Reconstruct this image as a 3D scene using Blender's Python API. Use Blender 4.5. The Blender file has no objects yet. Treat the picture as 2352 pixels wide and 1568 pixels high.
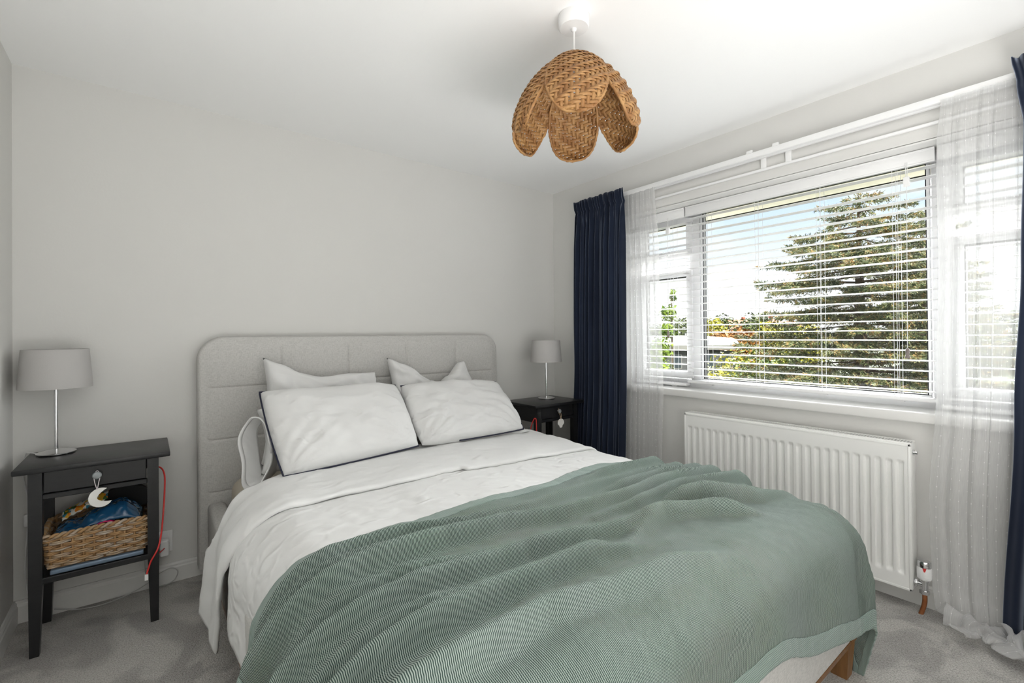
import bpy, bmesh, math, random
from mathutils import Vector, Matrix, noise
PI = math.pi
random.seed(7)
sc = bpy.context.scene
COL = sc.collection

# ------------------------------------------------------------------ camera
cam_data = bpy.data.cameras.new('camera')
cam = bpy.data.objects.new('camera', cam_data)
COL.objects.link(cam)
CAM = Vector((-2.6172, -2.7969, 1.1734))
yaw, pitch, roll = 0.6621, 0.0053, -0.009
fw = Vector((math.sin(yaw) * math.cos(pitch), math.cos(yaw) * math.cos(pitch), math.sin(pitch)))
rt = Vector((math.cos(yaw), -math.sin(yaw), 0))
up = rt.cross(fw)
r2 = rt * math.cos(roll) + up * math.sin(roll)
u2 = -rt * math.sin(roll) + up * math.cos(roll)
m = Matrix(((r2.x, u2.x, -fw.x, CAM.x), (r2.y, u2.y, -fw.y, CAM.y), (r2.z, u2.z, -fw.z, CAM.z), (0, 0, 0, 1)))
cam.matrix_world = m
cam_data.sensor_width = 36
cam_data.lens = 1072.53 / 2352 * 36
cam_data.shift_y = -21.29 / 2352
cam_data.clip_start = 0.05
cam_data.clip_end = 500
sc.camera = cam

# ------------------------------------------------------------------ world, sun, lights, exposure
world = bpy.data.worlds.new('sky')
sc.world = world
world.use_nodes = True
wn, wl = world.node_tree.nodes, world.node_tree.links
wn.clear()
w_out = wn.new('ShaderNodeOutputWorld')
w_bg = wn.new('ShaderNodeBackground')
w_tc = wn.new('ShaderNodeTexCoord')
w_sep = wn.new('ShaderNodeSeparateXYZ')
w_ramp = wn.new('ShaderNodeValToRGB')
w_noise = wn.new('ShaderNodeTexNoise')
w_map = wn.new('ShaderNodeMapping')
w_cr = wn.new('ShaderNodeValToRGB')
w_mix = wn.new('ShaderNodeMixRGB')
wl.new(w_tc.outputs['Generated'], w_sep.inputs[0])
wl.new(w_sep.outputs['Z'], w_ramp.inputs[0])
e = w_ramp.color_ramp.elements
e[0].position = 0.0; e[0].color = (1.0, 1.0, 1.0, 1)
e[1].position = 1.0; e[1].color = (0.22, 0.42, 0.80, 1)
k = e.new(0.10); k.color = (0.95, 0.97, 1.0, 1)
k = e.new(0.24); k.color = (0.60, 0.77, 0.98, 1)
wl.new(w_tc.outputs['Generated'], w_map.inputs[0])
w_map.inputs['Scale'].default_value = (3.0, 3.0, 9.0)
wl.new(w_map.outputs[0], w_noise.inputs['Vector'])
w_noise.inputs['Scale'].default_value = 1.6
w_noise.inputs['Detail'].default_value = 6
wl.new(w_noise.outputs['Fac'], w_cr.inputs[0])
w_cr.color_ramp.elements[0].position = 0.45
w_cr.color_ramp.elements[1].position = 0.68
w_mix.inputs[2].default_value = (1, 1, 1, 1)
wl.new(w_cr.outputs[0], w_mix.inputs[0])
wl.new(w_ramp.outputs[0], w_mix.inputs[1])
wl.new(w_mix.outputs[0], w_bg.inputs[0])
w_bg.inputs[1].default_value = 0.72
wl.new(w_bg.outputs[0], w_out.inputs[0])


def sun(name, to_sun, strength, angle, color=(1, 1, 1)):
    d = bpy.data.lights.new(name, 'SUN')
    d.energy = strength
    d.angle = math.radians(angle)
    d.color = color
    o = bpy.data.objects.new(name, d)
    COL.objects.link(o)
    o.rotation_euler = Vector(to_sun).to_track_quat('Z', 'Y').to_euler()
    return o


def area(name, loc, target, sx, sy, power, color=(1, 1, 1)):
    d = bpy.data.lights.new(name, 'AREA')
    d.shape = 'RECTANGLE'
    d.size, d.size_y = sx, sy
    d.energy = power
    d.color = color
    o = bpy.data.objects.new(name, d)
    COL.objects.link(o)
    o.location = loc
    o.rotation_euler = (Vector(target) - Vector(loc)).to_track_quat('-Z', 'Y').to_euler()
    return o


sun('sun', (-0.42, -0.52, 0.74), 7.0, 0.6, (1.0, 0.95, 0.86))        # over the house, on to the garden
sun('added_window_fill', (0.84, 0.24, 0.50), 24.0, 80, (1.0, 0.998, 0.99))  # added broad lamp, boosts the soft daylight through the window
# added unseen fill lamp behind the camera, bounced off ceiling and rear wall
area('added_rear_fill', (-1.95, -3.17, 0.45), (-1.95, -3.27, 2.32), 2.0, 0.62, 33, (1.0, 0.992, 0.978))

sc.view_settings.view_transform = 'Standard'
sc.view_settings.look = 'None'
sc.view_settings.exposure = 0.76
sc.view_settings.gamma = 1.0
sc.view_settings.use_curve_mapping = False
try:
    sc.cycles.use_denoising = True
    sc.cycles.max_bounces = 12
    sc.cycles.diffuse_bounces = 7
    sc.cycles.transparent_max_bounces = 24
    sc.cycles.sample_clamp_indirect = 6
    sc.cycles.caustics_reflective = False
    sc.cycles.caustics_refractive = False
except Exception:
    pass

# ------------------------------------------------------------------ materials


def new_mat(name):
    mt = bpy.data.materials.new(name)
    mt.use_nodes = True
    nt = mt.node_tree
    b = nt.nodes['Principled BSDF']
    return mt, nt, b


def mat(name, col, rough=0.6, metal=0.0, spec=0.5, bump=None, var=None, sheen=None, coat=0.0, stretch=None):
    """bump=(scale,strength,detail); var=(scale,colour2,lo,hi)"""
    mt, nt, b = new_mat(name)
    b.inputs['Base Color'].default_value = (*col, 1)
    b.inputs['Roughness'].default_value = rough
    b.inputs['Metallic'].default_value = metal
    b.inputs['Specular IOR Level'].default_value = spec
    if coat:
        b.inputs['Coat Weight'].default_value = coat
    if sheen:
        b.inputs['Sheen Weight'].default_value = sheen[0]
        b.inputs['Sheen Roughness'].default_value = sheen[1]
        b.inputs['Sheen Tint'].default_value = (*sheen[2], 1)
    tc = nt.nodes.new('ShaderNodeTexCoord')
    src = tc.outputs['Object']
    if stretch:
        mp = nt.nodes.new('ShaderNodeMapping')
        mp.inputs['Scale'].default_value = stretch
        nt.links.new(src, mp.inputs[0])
        src = mp.outputs[0]
    if var:
        n = nt.nodes.new('ShaderNodeTexNoise')
        n.inputs['Scale'].default_value = var[0]
        n.inputs['Detail'].default_value = 5
        nt.links.new(src, n.inputs['Vector'])
        r = nt.nodes.new('ShaderNodeValToRGB')
        r.color_ramp.elements[0].position = var[2]
        r.color_ramp.elements[1].position = var[3]
        r.color_ramp.elements[0].color = (*col, 1)
        r.color_ramp.elements[1].color = (*var[1], 1)
        nt.links.new(n.outputs['Fac'], r.inputs[0])
        nt.links.new(r.outputs[0], b.inputs['Base Color'])
    if bump:
        n = nt.nodes.new('ShaderNodeTexNoise')
        n.inputs['Scale'].default_value = bump[0]
        n.inputs['Detail'].default_value = bump[2] if len(bump) > 2 else 3
        nt.links.new(src, n.inputs['Vector'])
        bp = nt.nodes.new('ShaderNodeBump')
        bp.inputs['Strength'].default_value = bump[1]
        bp.inputs['Distance'].default_value = 0.01
        nt.links.new(n.outputs['Fac'], bp.inputs['Height'])
        nt.links.new(bp.outputs[0], b.inputs['Normal'])
    return mt


def math_node(nt, op, a, b=None, c=None):
    n = nt.nodes.new('ShaderNodeMath')
    n.operation = op
    for i, v in enumerate((a, b, c)):
        if v is None:
            continue
        if isinstance(v, (int, float)):
            n.inputs[i].default_value = v
        else:
            nt.links.new(v, n.inputs[i])
    return n.outputs[0]


M = {}
M['wall'] = mat('wall paint', (0.67, 0.664, 0.646), 0.85, spec=0.2, bump=(90, 0.04, 3))
M['ceiling'] = mat('ceiling paint', (0.88, 0.88, 0.877), 0.9, spec=0.2, bump=(30, 0.05, 3))
M['trim'] = mat('white gloss paint', (0.72, 0.715, 0.70), 0.35, spec=0.4, bump=(60, 0.02))
M['upvc'] = mat('white window plastic', (0.84, 0.84, 0.85), 0.3, spec=0.5)
M['gasket'] = mat('black rubber', (0.015, 0.015, 0.017), 0.6)
M['slat'] = mat('white blind slat', (0.84, 0.84, 0.845), 0.32, spec=0.5)
M['cord'] = mat('white cord', (0.75, 0.75, 0.75), 0.8)
M['tassel'] = mat('grey tassel', (0.22, 0.18, 0.17), 0.5)
M['rail'] = mat('white track plastic', (0.84, 0.84, 0.84), 0.35)
M['rad'] = mat('radiator enamel', (0.83, 0.83, 0.815), 0.28, spec=0.5)
M['chrome'] = mat('chrome', (0.75, 0.75, 0.76), 0.12, metal=1.0)
M['copper'] = mat('copper pipe', (0.42, 0.16, 0.07), 0.4, metal=0.7, var=(30, (0.30, 0.09, 0.03), 0.4, 0.7))
M['plastic'] = mat('white plastic', (0.82, 0.82, 0.82), 0.35)
M['red'] = mat('red cable', (0.62, 0.03, 0.025), 0.45)
M['black'] = mat('black stained wood', (0.008, 0.0085, 0.010), 0.36, spec=0.5, var=(14, (0.014, 0.014, 0.015), 0.3, 0.8), bump=(120, 0.05), stretch=(1, 8, 8))
M['shade'] = mat('grey lampshade', (0.47, 0.458, 0.45), 0.9, spec=0.1, bump=(500, 0.1))
def crumple(name, col, strength, scale):
    mt, nt, b = new_mat(name)
    b.inputs['Base Color'].default_value = (*col, 1)
    b.inputs['Roughness'].default_value = 0.85
    b.inputs['Specular IOR Level'].default_value = 0.15
    tc = nt.nodes.new('ShaderNodeTexCoord')
    mp = nt.nodes.new('ShaderNodeMapping'); mp.inputs['Scale'].default_value = (1.0, 1.5, 1.5); mp.inputs['Rotation'].default_value = (0.3, 0.5, 0.6)
    nt.links.new(tc.outputs['Object'], mp.inputs[0])
    n = nt.nodes.new('ShaderNodeTexNoise'); n.noise_type = 'RIDGED_MULTIFRACTAL'
    n.inputs['Scale'].default_value = scale; n.inputs['Detail'].default_value = 2.5; n.inputs['Distortion'].default_value = 0.6
    nt.links.new(mp.outputs[0], n.inputs['Vector'])
    n2 = nt.nodes.new('ShaderNodeTexNoise'); n2.inputs['Scale'].default_value = 3.0; n2.inputs['Detail'].default_value = 2
    nt.links.new(tc.outputs['Object'], n2.inputs['Vector'])
    ms = nt.nodes.new('ShaderNodeMapRange'); ms.inputs['From Min'].default_value = 0.42; ms.inputs['From Max'].default_value = 0.62
    nt.links.new(n2.outputs['Fac'], ms.inputs['Value'])
    h = math_node(nt, 'MULTIPLY', n.outputs['Fac'], math_node(nt, 'ADD', math_node(nt, 'MULTIPLY', ms.outputs[0], 0.8), 0.2))
    bp = nt.nodes.new('ShaderNodeBump'); bp.inputs['Strength'].default_value = strength; bp.inputs['Distance'].default_value = 0.013
    nt.links.new(h, bp.inputs['Height']); nt.links.new(bp.outputs[0], b.inputs['Normal'])
    return mt


M['linen'] = crumple('white cotton', (0.69, 0.69, 0.685), 0.6, 9.0)
M['linen2'] = crumple('white percale', (0.69, 0.69, 0.685), 0.95, 13.0)
M['sheet'] = mat('beige sheet', (0.55, 0.50, 0.42), 0.8, spec=0.15, bump=(12, 0.15, 4))
M['piping'] = mat('navy piping', (0.012, 0.014, 0.035), 0.7)
M['oak'] = mat('oak wood', (0.24, 0.115, 0.04), 0.45, var=(9, (0.14, 0.06, 0.02), 0.35, 0.7), stretch=(6, 6, 1))
M['navy_bag'] = mat('blue plastic', (0.012, 0.075, 0.17), 0.16, spec=0.7, bump=(14, 0.5, 4), coat=0.4)
M['blackcloth'] = mat('black cloth', (0.006, 0.006, 0.007), 0.8)
M['pink'] = mat('pink cloth', (0.55, 0.01, 0.12), 0.5)
M['laptop'] = mat('blue grey shell', (0.16, 0.22, 0.30), 0.35, metal=0.3)
M['moon'] = mat('white painted wood', (0.78, 0.77, 0.74), 0.6, bump=(40, 0.1))
M['grey_knob'] = mat('grey knob', (0.28, 0.30, 0.31), 0.35)
M['string'] = mat('pale string', (0.66, 0.60, 0.62), 0.8)
M['tan_string'] = mat('tan string', (0.60, 0.44, 0.28), 0.8)
M['grey_cable'] = mat('grey cable', (0.45, 0.45, 0.44), 0.5)
M['disc'] = mat('pale plastic', (0.62, 0.62, 0.60), 0.4)
M['navy'] = mat('navy cloth', (0.012, 0.018, 0.05), 0.7)
M['device'] = mat('dark grey plastic', (0.10, 0.11, 0.12), 0.4)
M['bark'] = mat('bark', (0.085, 0.06, 0.04), 0.9, bump=(8, 0.5))
M['soffit'] = mat('cream soffit', (0.85, 0.78, 0.66), 0.7)
M['brick'] = mat('brick', (0.30, 0.10, 0.06), 0.9)
M['rooftile'] = mat('red roof tile', (0.34, 0.12, 0.07), 0.9)
M['render'] = mat('pale render', (0.20, 0.195, 0.185), 0.9)
M['greyclad'] = mat('grey cladding', (0.06, 0.062, 0.065), 0.8)
M['greenroof'] = mat('pale green roof sheet', (0.016, 0.028, 0.025), 0.6)
M['darkglass'] = mat('dark glass', (0.03, 0.04, 0.05), 0.1)
M['grass'] = mat('lawn', (0.03, 0.05, 0.012), 0.95, var=(0.4, (0.06, 0.06, 0.025), 0.35, 0.7))

# velvet
M['velvet'] = mat('navy velvet', (0.009, 0.013, 0.026), 0.8, spec=0.1, sheen=(1.0, 0.40, (0.72, 0.80, 0.98)), var=(6, (0.018, 0.026, 0.050), 0.4, 0.65), stretch=(1, 1, .15))


def carpet_mat():
    mt, nt, b = new_mat('grey carpet')
    b.inputs['Roughness'].default_value = 0.95
    b.inputs['Specular IOR Level'].default_value = 0.1
    tc = nt.nodes.new('ShaderNodeTexCoord')
    n1 = nt.nodes.new('ShaderNodeTexNoise'); n1.inputs['Scale'].default_value = 4.2; n1.inputs['Detail'].default_value = 2.5
    n1.inputs['Distortion'].default_value = 1.1
    n2 = nt.nodes.new('ShaderNodeTexNoise'); n2.inputs['Scale'].default_value = 210; n2.inputs['Detail'].default_value = 2
    n3 = nt.nodes.new('ShaderNodeTexVoronoi'); n3.inputs['Scale'].default_value = 150
    for n in (n1, n2, n3):
        nt.links.new(tc.outputs['Object'], n.inputs['Vector'])
    r1 = nt.nodes.new('ShaderNodeValToRGB')
    r1.color_ramp.elements[0].position = 0.42; r1.color_ramp.elements[0].color = (0.41, 0.40, 0.385, 1)
    r1.color_ramp.elements[1].position = 0.56; r1.color_ramp.elements[1].color = (0.555, 0.545, 0.52, 1)
    nt.links.new(n1.outputs['Fac'], r1.inputs[0])
    r2_ = nt.nodes.new('ShaderNodeValToRGB')
    r2_.color_ramp.elements[0].position = 0.30; r2_.color_ramp.elements[0].color = (0.62, 0.61, 0.60, 1)
    r2_.color_ramp.elements[1].position = 0.60; r2_.color_ramp.elements[1].color = (1, 1, 1, 1)
    nt.links.new(n2.outputs['Fac'], r2_.inputs[0])
    mx = nt.nodes.new('ShaderNodeMixRGB'); mx.blend_type = 'MULTIPLY'; mx.inputs[0].default_value = 1
    nt.links.new(r1.outputs[0], mx.inputs[1]); nt.links.new(r2_.outputs[0], mx.inputs[2])
    nt.links.new(mx.outputs[0], b.inputs['Base Color'])
    h = math_node(nt, 'ADD', math_node(nt, 'MULTIPLY', n2.outputs['Fac'], 1.0), math_node(nt, 'MULTIPLY', n3.outputs['Distance'], 0.7))
    bp = nt.nodes.new('ShaderNodeBump'); bp.inputs['Strength'].default_value = 0.55; bp.inputs['Distance'].default_value = 0.006
    nt.links.new(h, bp.inputs['Height']); nt.links.new(bp.outputs[0], b.inputs['Normal'])
    return mt


M['carpet'] = carpet_mat()


def weave_fabric(name, c1, c2, scale, bumpd=0.4):
    """linen-like upholstery: crossed streaks"""
    mt, nt, b = new_mat(name)
    b.inputs['Roughness'].default_value = 0.9
    b.inputs['Specular IOR Level'].default_value = 0.15
    tc = nt.nodes.new('ShaderNodeTexCoord')
    outs = []
    for st in ((1, 1, 9), (9, 9, 1)):
        mp = nt.nodes.new('ShaderNodeMapping'); mp.inputs['Scale'].default_value = st
        nt.links.new(tc.outputs['Object'], mp.inputs[0])
        n = nt.nodes.new('ShaderNodeTexNoise'); n.inputs['Scale'].default_value = scale; n.inputs['Detail'].default_value = 3
        nt.links.new(mp.outputs[0], n.inputs['Vector'])
        outs.append(n.outputs['Fac'])
    s = math_node(nt, 'MULTIPLY', math_node(nt, 'ADD', outs[0], outs[1]), 0.5)
    r = nt.nodes.new('ShaderNodeValToRGB')
    r.color_ramp.elements[0].position = 0.38; r.color_ramp.elements[0].color = (*c1, 1)
    r.color_ramp.elements[1].position = 0.56; r.color_ramp.elements[1].color = (*c2, 1)
    nt.links.new(s, r.inputs[0]); nt.links.new(r.outputs[0], b.inputs['Base Color'])
    bp = nt.nodes.new('ShaderNodeBump'); bp.inputs['Strength'].default_value = bumpd; bp.inputs['Distance'].default_value = 0.003
    nt.links.new(s, bp.inputs['Height']); nt.links.new(bp.outputs[0], b.inputs['Normal'])
    return mt


M['upholstery'] = weave_fabric('grey upholstery', (0.44, 0.435, 0.42), (0.575, 0.565, 0.547), 75)


def sheer_mat():
    mt, nt, b = new_mat('sheer voile')
    nt.nodes.remove(b)
    out = nt.nodes['Material Output']
    tr = nt.nodes.new('ShaderNodeBsdfTransparent')
    di = nt.nodes.new('ShaderNodeBsdfDiffuse'); di.inputs[0].default_value = (0.88, 0.88, 0.88, 1)
    tl = nt.nodes.new('ShaderNodeBsdfTranslucent'); tl.inputs[0].default_value = (0.60, 0.60, 0.60, 1)
    m1 = nt.nodes.new('ShaderNodeMixShader'); m1.inputs[0].default_value = 0.45
    nt.links.new(di.outputs[0], m1.inputs[1]); nt.links.new(tl.outputs[0], m1.inputs[2])
    uv = nt.nodes.new('ShaderNodeUVMap')
    sp = nt.nodes.new('ShaderNodeSeparateXYZ'); nt.links.new(uv.outputs[0], sp.inputs[0])
    # woven slub lines every 55 mm of cloth, with a bobble every 45 mm
    fx = math_node(nt, 'ABSOLUTE', math_node(nt, 'SUBTRACT', math_node(nt, 'FRACT', math_node(nt, 'MULTIPLY', sp.outputs['X'], 1 / 0.055)), 0.5))
    fz = math_node(nt, 'ABSOLUTE', math_node(nt, 'SUBTRACT', math_node(nt, 'FRACT', math_node(nt, 'MULTIPLY', sp.outputs['Y'], 1 / 0.042)), 0.5))
    line = math_node(nt, 'LESS_THAN', fx, 0.014)
    dot = math_node(nt, 'MULTIPLY', math_node(nt, 'LESS_THAN', fx, 0.042), math_node(nt, 'LESS_THAN', fz, 0.06))
    th = nt.nodes.new('ShaderNodeTexNoise'); th.inputs['Scale'].default_value = 1.0; th.inputs['Detail'].default_value = 4
    mp = nt.nodes.new('ShaderNodeMapping'); mp.inputs['Scale'].default_value = (260, 22, 1)
    nt.links.new(uv.outputs[0], mp.inputs[0]); nt.links.new(mp.outputs[0], th.inputs['Vector'])
    base = math_node(nt, 'ADD', 0.49, math_node(nt, 'MULTIPLY', math_node(nt, 'SUBTRACT', th.outputs['Fac'], 0.5), 0.20))
    op = math_node(nt, 'MINIMUM', math_node(nt, 'ADD', base, math_node(nt, 'ADD', math_node(nt, 'MULTIPLY', line, 0.16), math_node(nt, 'MULTIPLY', dot, 0.26))), 1.0)
    m2 = nt.nodes.new('ShaderNodeMixShader')
    nt.links.new(op, m2.inputs[0]); nt.links.new(tr.outputs[0], m2.inputs[1]); nt.links.new(m1.outputs[0], m2.inputs[2])
    nt.links.new(m2.outputs[0], out.inputs[0])
    return mt


M['sheer'] = sheer_mat()


def glass_mat():
    mt, nt, b = new_mat('window glass')
    nt.nodes.remove(b)
    out = nt.nodes['Material Output']
    tr = nt.nodes.new('ShaderNodeBsdfTransparent'); tr.inputs[0].default_value = (0.97, 0.985, 0.98, 1)
    gl = nt.nodes.new('ShaderNodeBsdfGlossy'); gl.inputs['Roughness'].default_value = 0.02
    fr = nt.nodes.new('ShaderNodeFresnel'); fr.inputs[0].default_value = 1.35
    mx = nt.nodes.new('ShaderNodeMixShader')
    nt.links.new(fr.outputs[0], mx.inputs[0]); nt.links.new(tr.outputs[0], mx.inputs[1]); nt.links.new(gl.outputs[0], mx.inputs[2])
    nt.links.new(mx.outputs[0], out.inputs[0])
    return mt


M['glass'] = glass_mat()


def knit_mat(name, period, along, light, dark, depth):
    """ridged knit: UV in metres; ridges run along V, stitches zigzag along U"""
    mt, nt, b = new_mat(name)
    b.inputs['Roughness'].default_value = 0.95
    b.inputs['Specular IOR Level'].default_value = 0.1
    b.inputs['Sheen Weight'].default_value = 0.15
    uv = nt.nodes.new('ShaderNodeUVMap')
    sp = nt.nodes.new('ShaderNodeSeparateXYZ'); nt.links.new(uv.outputs[0], sp.inputs[0])
    zig = math_node(nt, 'MULTIPLY', math_node(nt, 'SINE', math_node(nt, 'MULTIPLY', sp.outputs['Y'], 2 * PI / along)), 0.5)
    ph = math_node(nt, 'ADD', math_node(nt, 'MULTIPLY', sp.outputs['X'], 2 * PI / period), zig)
    w = math_node(nt, 'ADD', math_node(nt, 'MULTIPLY', math_node(nt, 'SINE', ph), 0.5), 0.5)
    n = nt.nodes.new('ShaderNodeTexNoise'); n.inputs['Scale'].default_value = 5; n.inputs['Detail'].default_value = 3
    nt.links.new(uv.outputs[0], n.inputs['Vector'])
    r = nt.nodes.new('ShaderNodeValToRGB')
    r.color_ramp.elements[0].position = 0.16; r.color_ramp.elements[0].color = (*dark, 1)
    r.color_ramp.elements[1].position = 0.66; r.color_ramp.elements[1].color = (*light, 1)
    nt.links.new(w, r.inputs[0])
    r2_ = nt.nodes.new('ShaderNodeValToRGB')
    r2_.color_ramp.elements[0].position = 0.3; r2_.color_ramp.elements[0].color = (0.90, 0.96, 0.90, 1)
    r2_.color_ramp.elements[1].position = 0.7; r2_.color_ramp.elements[1].color = (1.0, 1.0, 1.0, 1)
    nt.links.new(n.outputs['Fac'], r2_.inputs[0])
    mx = nt.nodes.new('ShaderNodeMixRGB'); mx.blend_type = 'MULTIPLY'; mx.inputs[0].default_value = 1
    nt.links.new(r.outputs[0], mx.inputs[1]); nt.links.new(r2_.outputs[0], mx.inputs[2])
    nt.links.new(mx.outputs[0], b.inputs['Base Color'])
    bp = nt.nodes.new('ShaderNodeBump'); bp.inputs['Strength'].default_value = depth; bp.inputs['Distance'].default_value = 0.003
    nt.links.new(w, bp.inputs['Height']); nt.links.new(bp.outputs[0], b.inputs['Normal'])
    return mt


M['knit'] = knit_mat('green knit', 0.0039, 0.0046, (0.44, 0.505, 0.47), (0.036, 0.072, 0.063), 1.0)
M['knit_hem'] = knit_mat('green knit border', 0.0050, 0.03, (0.29, 0.345, 0.325), (0.17, 0.225, 0.205), 0.4)

M['rattan'] = mat('rattan', (0.27, 0.125, 0.042), 0.5, spec=0.4, var=(26, (0.44, 0.245, 0.095), 0.38, 0.66), bump=(160, 0.15))
M['wicker'] = mat('grey wicker', (0.40, 0.27, 0.15), 0.65, var=(16, (0.52, 0.46, 0.40), 0.42, 0.68), bump=(120, 0.2))
M['wicker2'] = mat('honey wicker', (0.42, 0.25, 0.11), 0.6, var=(16, (0.30, 0.17, 0.08), 0.4, 0.7), bump=(120, 0.2))


def pattern_mat():
    mt, nt, b = new_mat('patterned cloth')
    b.inputs['Roughness'].default_value = 0.8
    tc = nt.nodes.new('ShaderNodeTexCoord')
    v = nt.nodes.new('ShaderNodeTexVoronoi'); v.inputs['Scale'].default_value = 75
    nt.links.new(tc.outputs['Object'], v.inputs['Vector'])
    sp = nt.nodes.new('ShaderNodeSeparateColor'); nt.links.new(v.outputs['Color'], sp.inputs[0])
    r = nt.nodes.new('ShaderNodeValToRGB'); r.color_ramp.interpolation = 'CONSTANT'
    cols = [(0, (0.70, 0.68, 0.60)), (.28, (0.75, 0.22, 0.01)), (.45, (0.03, 0.18, 0.25)), (.62, (0.70, 0.66, 0.58)), (.75, (0.06, 0.14, 0.03)), (.88, (0.75, 0.42, 0.03))]
    el = r.color_ramp.elements
    el[0].position = 0; el[0].color = (*cols[0][1], 1)
    el[1].position = cols[1][0]; el[1].color = (*cols[1][1], 1)
    for p_, c_ in cols[2:]:
        q = el.new(p_); q.color = (*c_, 1)
    nt.links.new(sp.outputs[0], r.inputs[0]); nt.links.new(r.outputs[0], b.inputs['Base Color'])
    return mt


M['pattern'] = pattern_mat()


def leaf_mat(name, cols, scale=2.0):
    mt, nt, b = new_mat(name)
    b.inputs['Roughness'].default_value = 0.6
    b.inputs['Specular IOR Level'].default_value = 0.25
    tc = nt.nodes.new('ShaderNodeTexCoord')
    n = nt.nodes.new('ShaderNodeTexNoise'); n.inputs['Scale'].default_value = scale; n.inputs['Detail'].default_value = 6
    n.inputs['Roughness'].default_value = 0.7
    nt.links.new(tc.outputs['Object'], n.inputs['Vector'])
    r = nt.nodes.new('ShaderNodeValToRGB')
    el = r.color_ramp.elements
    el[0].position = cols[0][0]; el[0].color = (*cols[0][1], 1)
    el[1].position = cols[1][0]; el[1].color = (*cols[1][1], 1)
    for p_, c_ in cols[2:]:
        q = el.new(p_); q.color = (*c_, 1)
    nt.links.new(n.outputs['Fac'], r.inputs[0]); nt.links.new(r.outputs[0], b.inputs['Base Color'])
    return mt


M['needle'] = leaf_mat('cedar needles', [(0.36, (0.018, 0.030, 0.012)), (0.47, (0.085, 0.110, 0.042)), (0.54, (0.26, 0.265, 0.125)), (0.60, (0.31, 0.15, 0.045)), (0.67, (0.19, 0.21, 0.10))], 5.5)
M['leaf_green'] = leaf_mat('green leaves', [(0.35, (0.035, 0.075, 0.012)), (0.65, (0.22, 0.30, 0.035))], 9)
M['leaf_yellow'] = leaf_mat('yellow green leaves', [(0.35, (0.10, 0.12, 0.015)), (0.65, (0.42, 0.38, 0.04))], 3)
M['leaf_orange'] = leaf_mat('autumn leaves', [(0.35, (0.12, 0.055, 0.015)), (0.65, (0.38, 0.18, 0.04))], 1.2)
M['leaf_dark'] = leaf_mat('dark leaves', [(0.35, (0.018, 0.035, 0.010)), (0.65, (0.11, 0.13, 0.035))], 1.2)
M['leaf_purple'] = leaf_mat('purple brown leaves', [(0.35, (0.06, 0.03, 0.02)), (0.65, (0.22, 0.14, 0.06))], 3)

# ------------------------------------------------------------------ mesh builder
ORIG = {}


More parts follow.
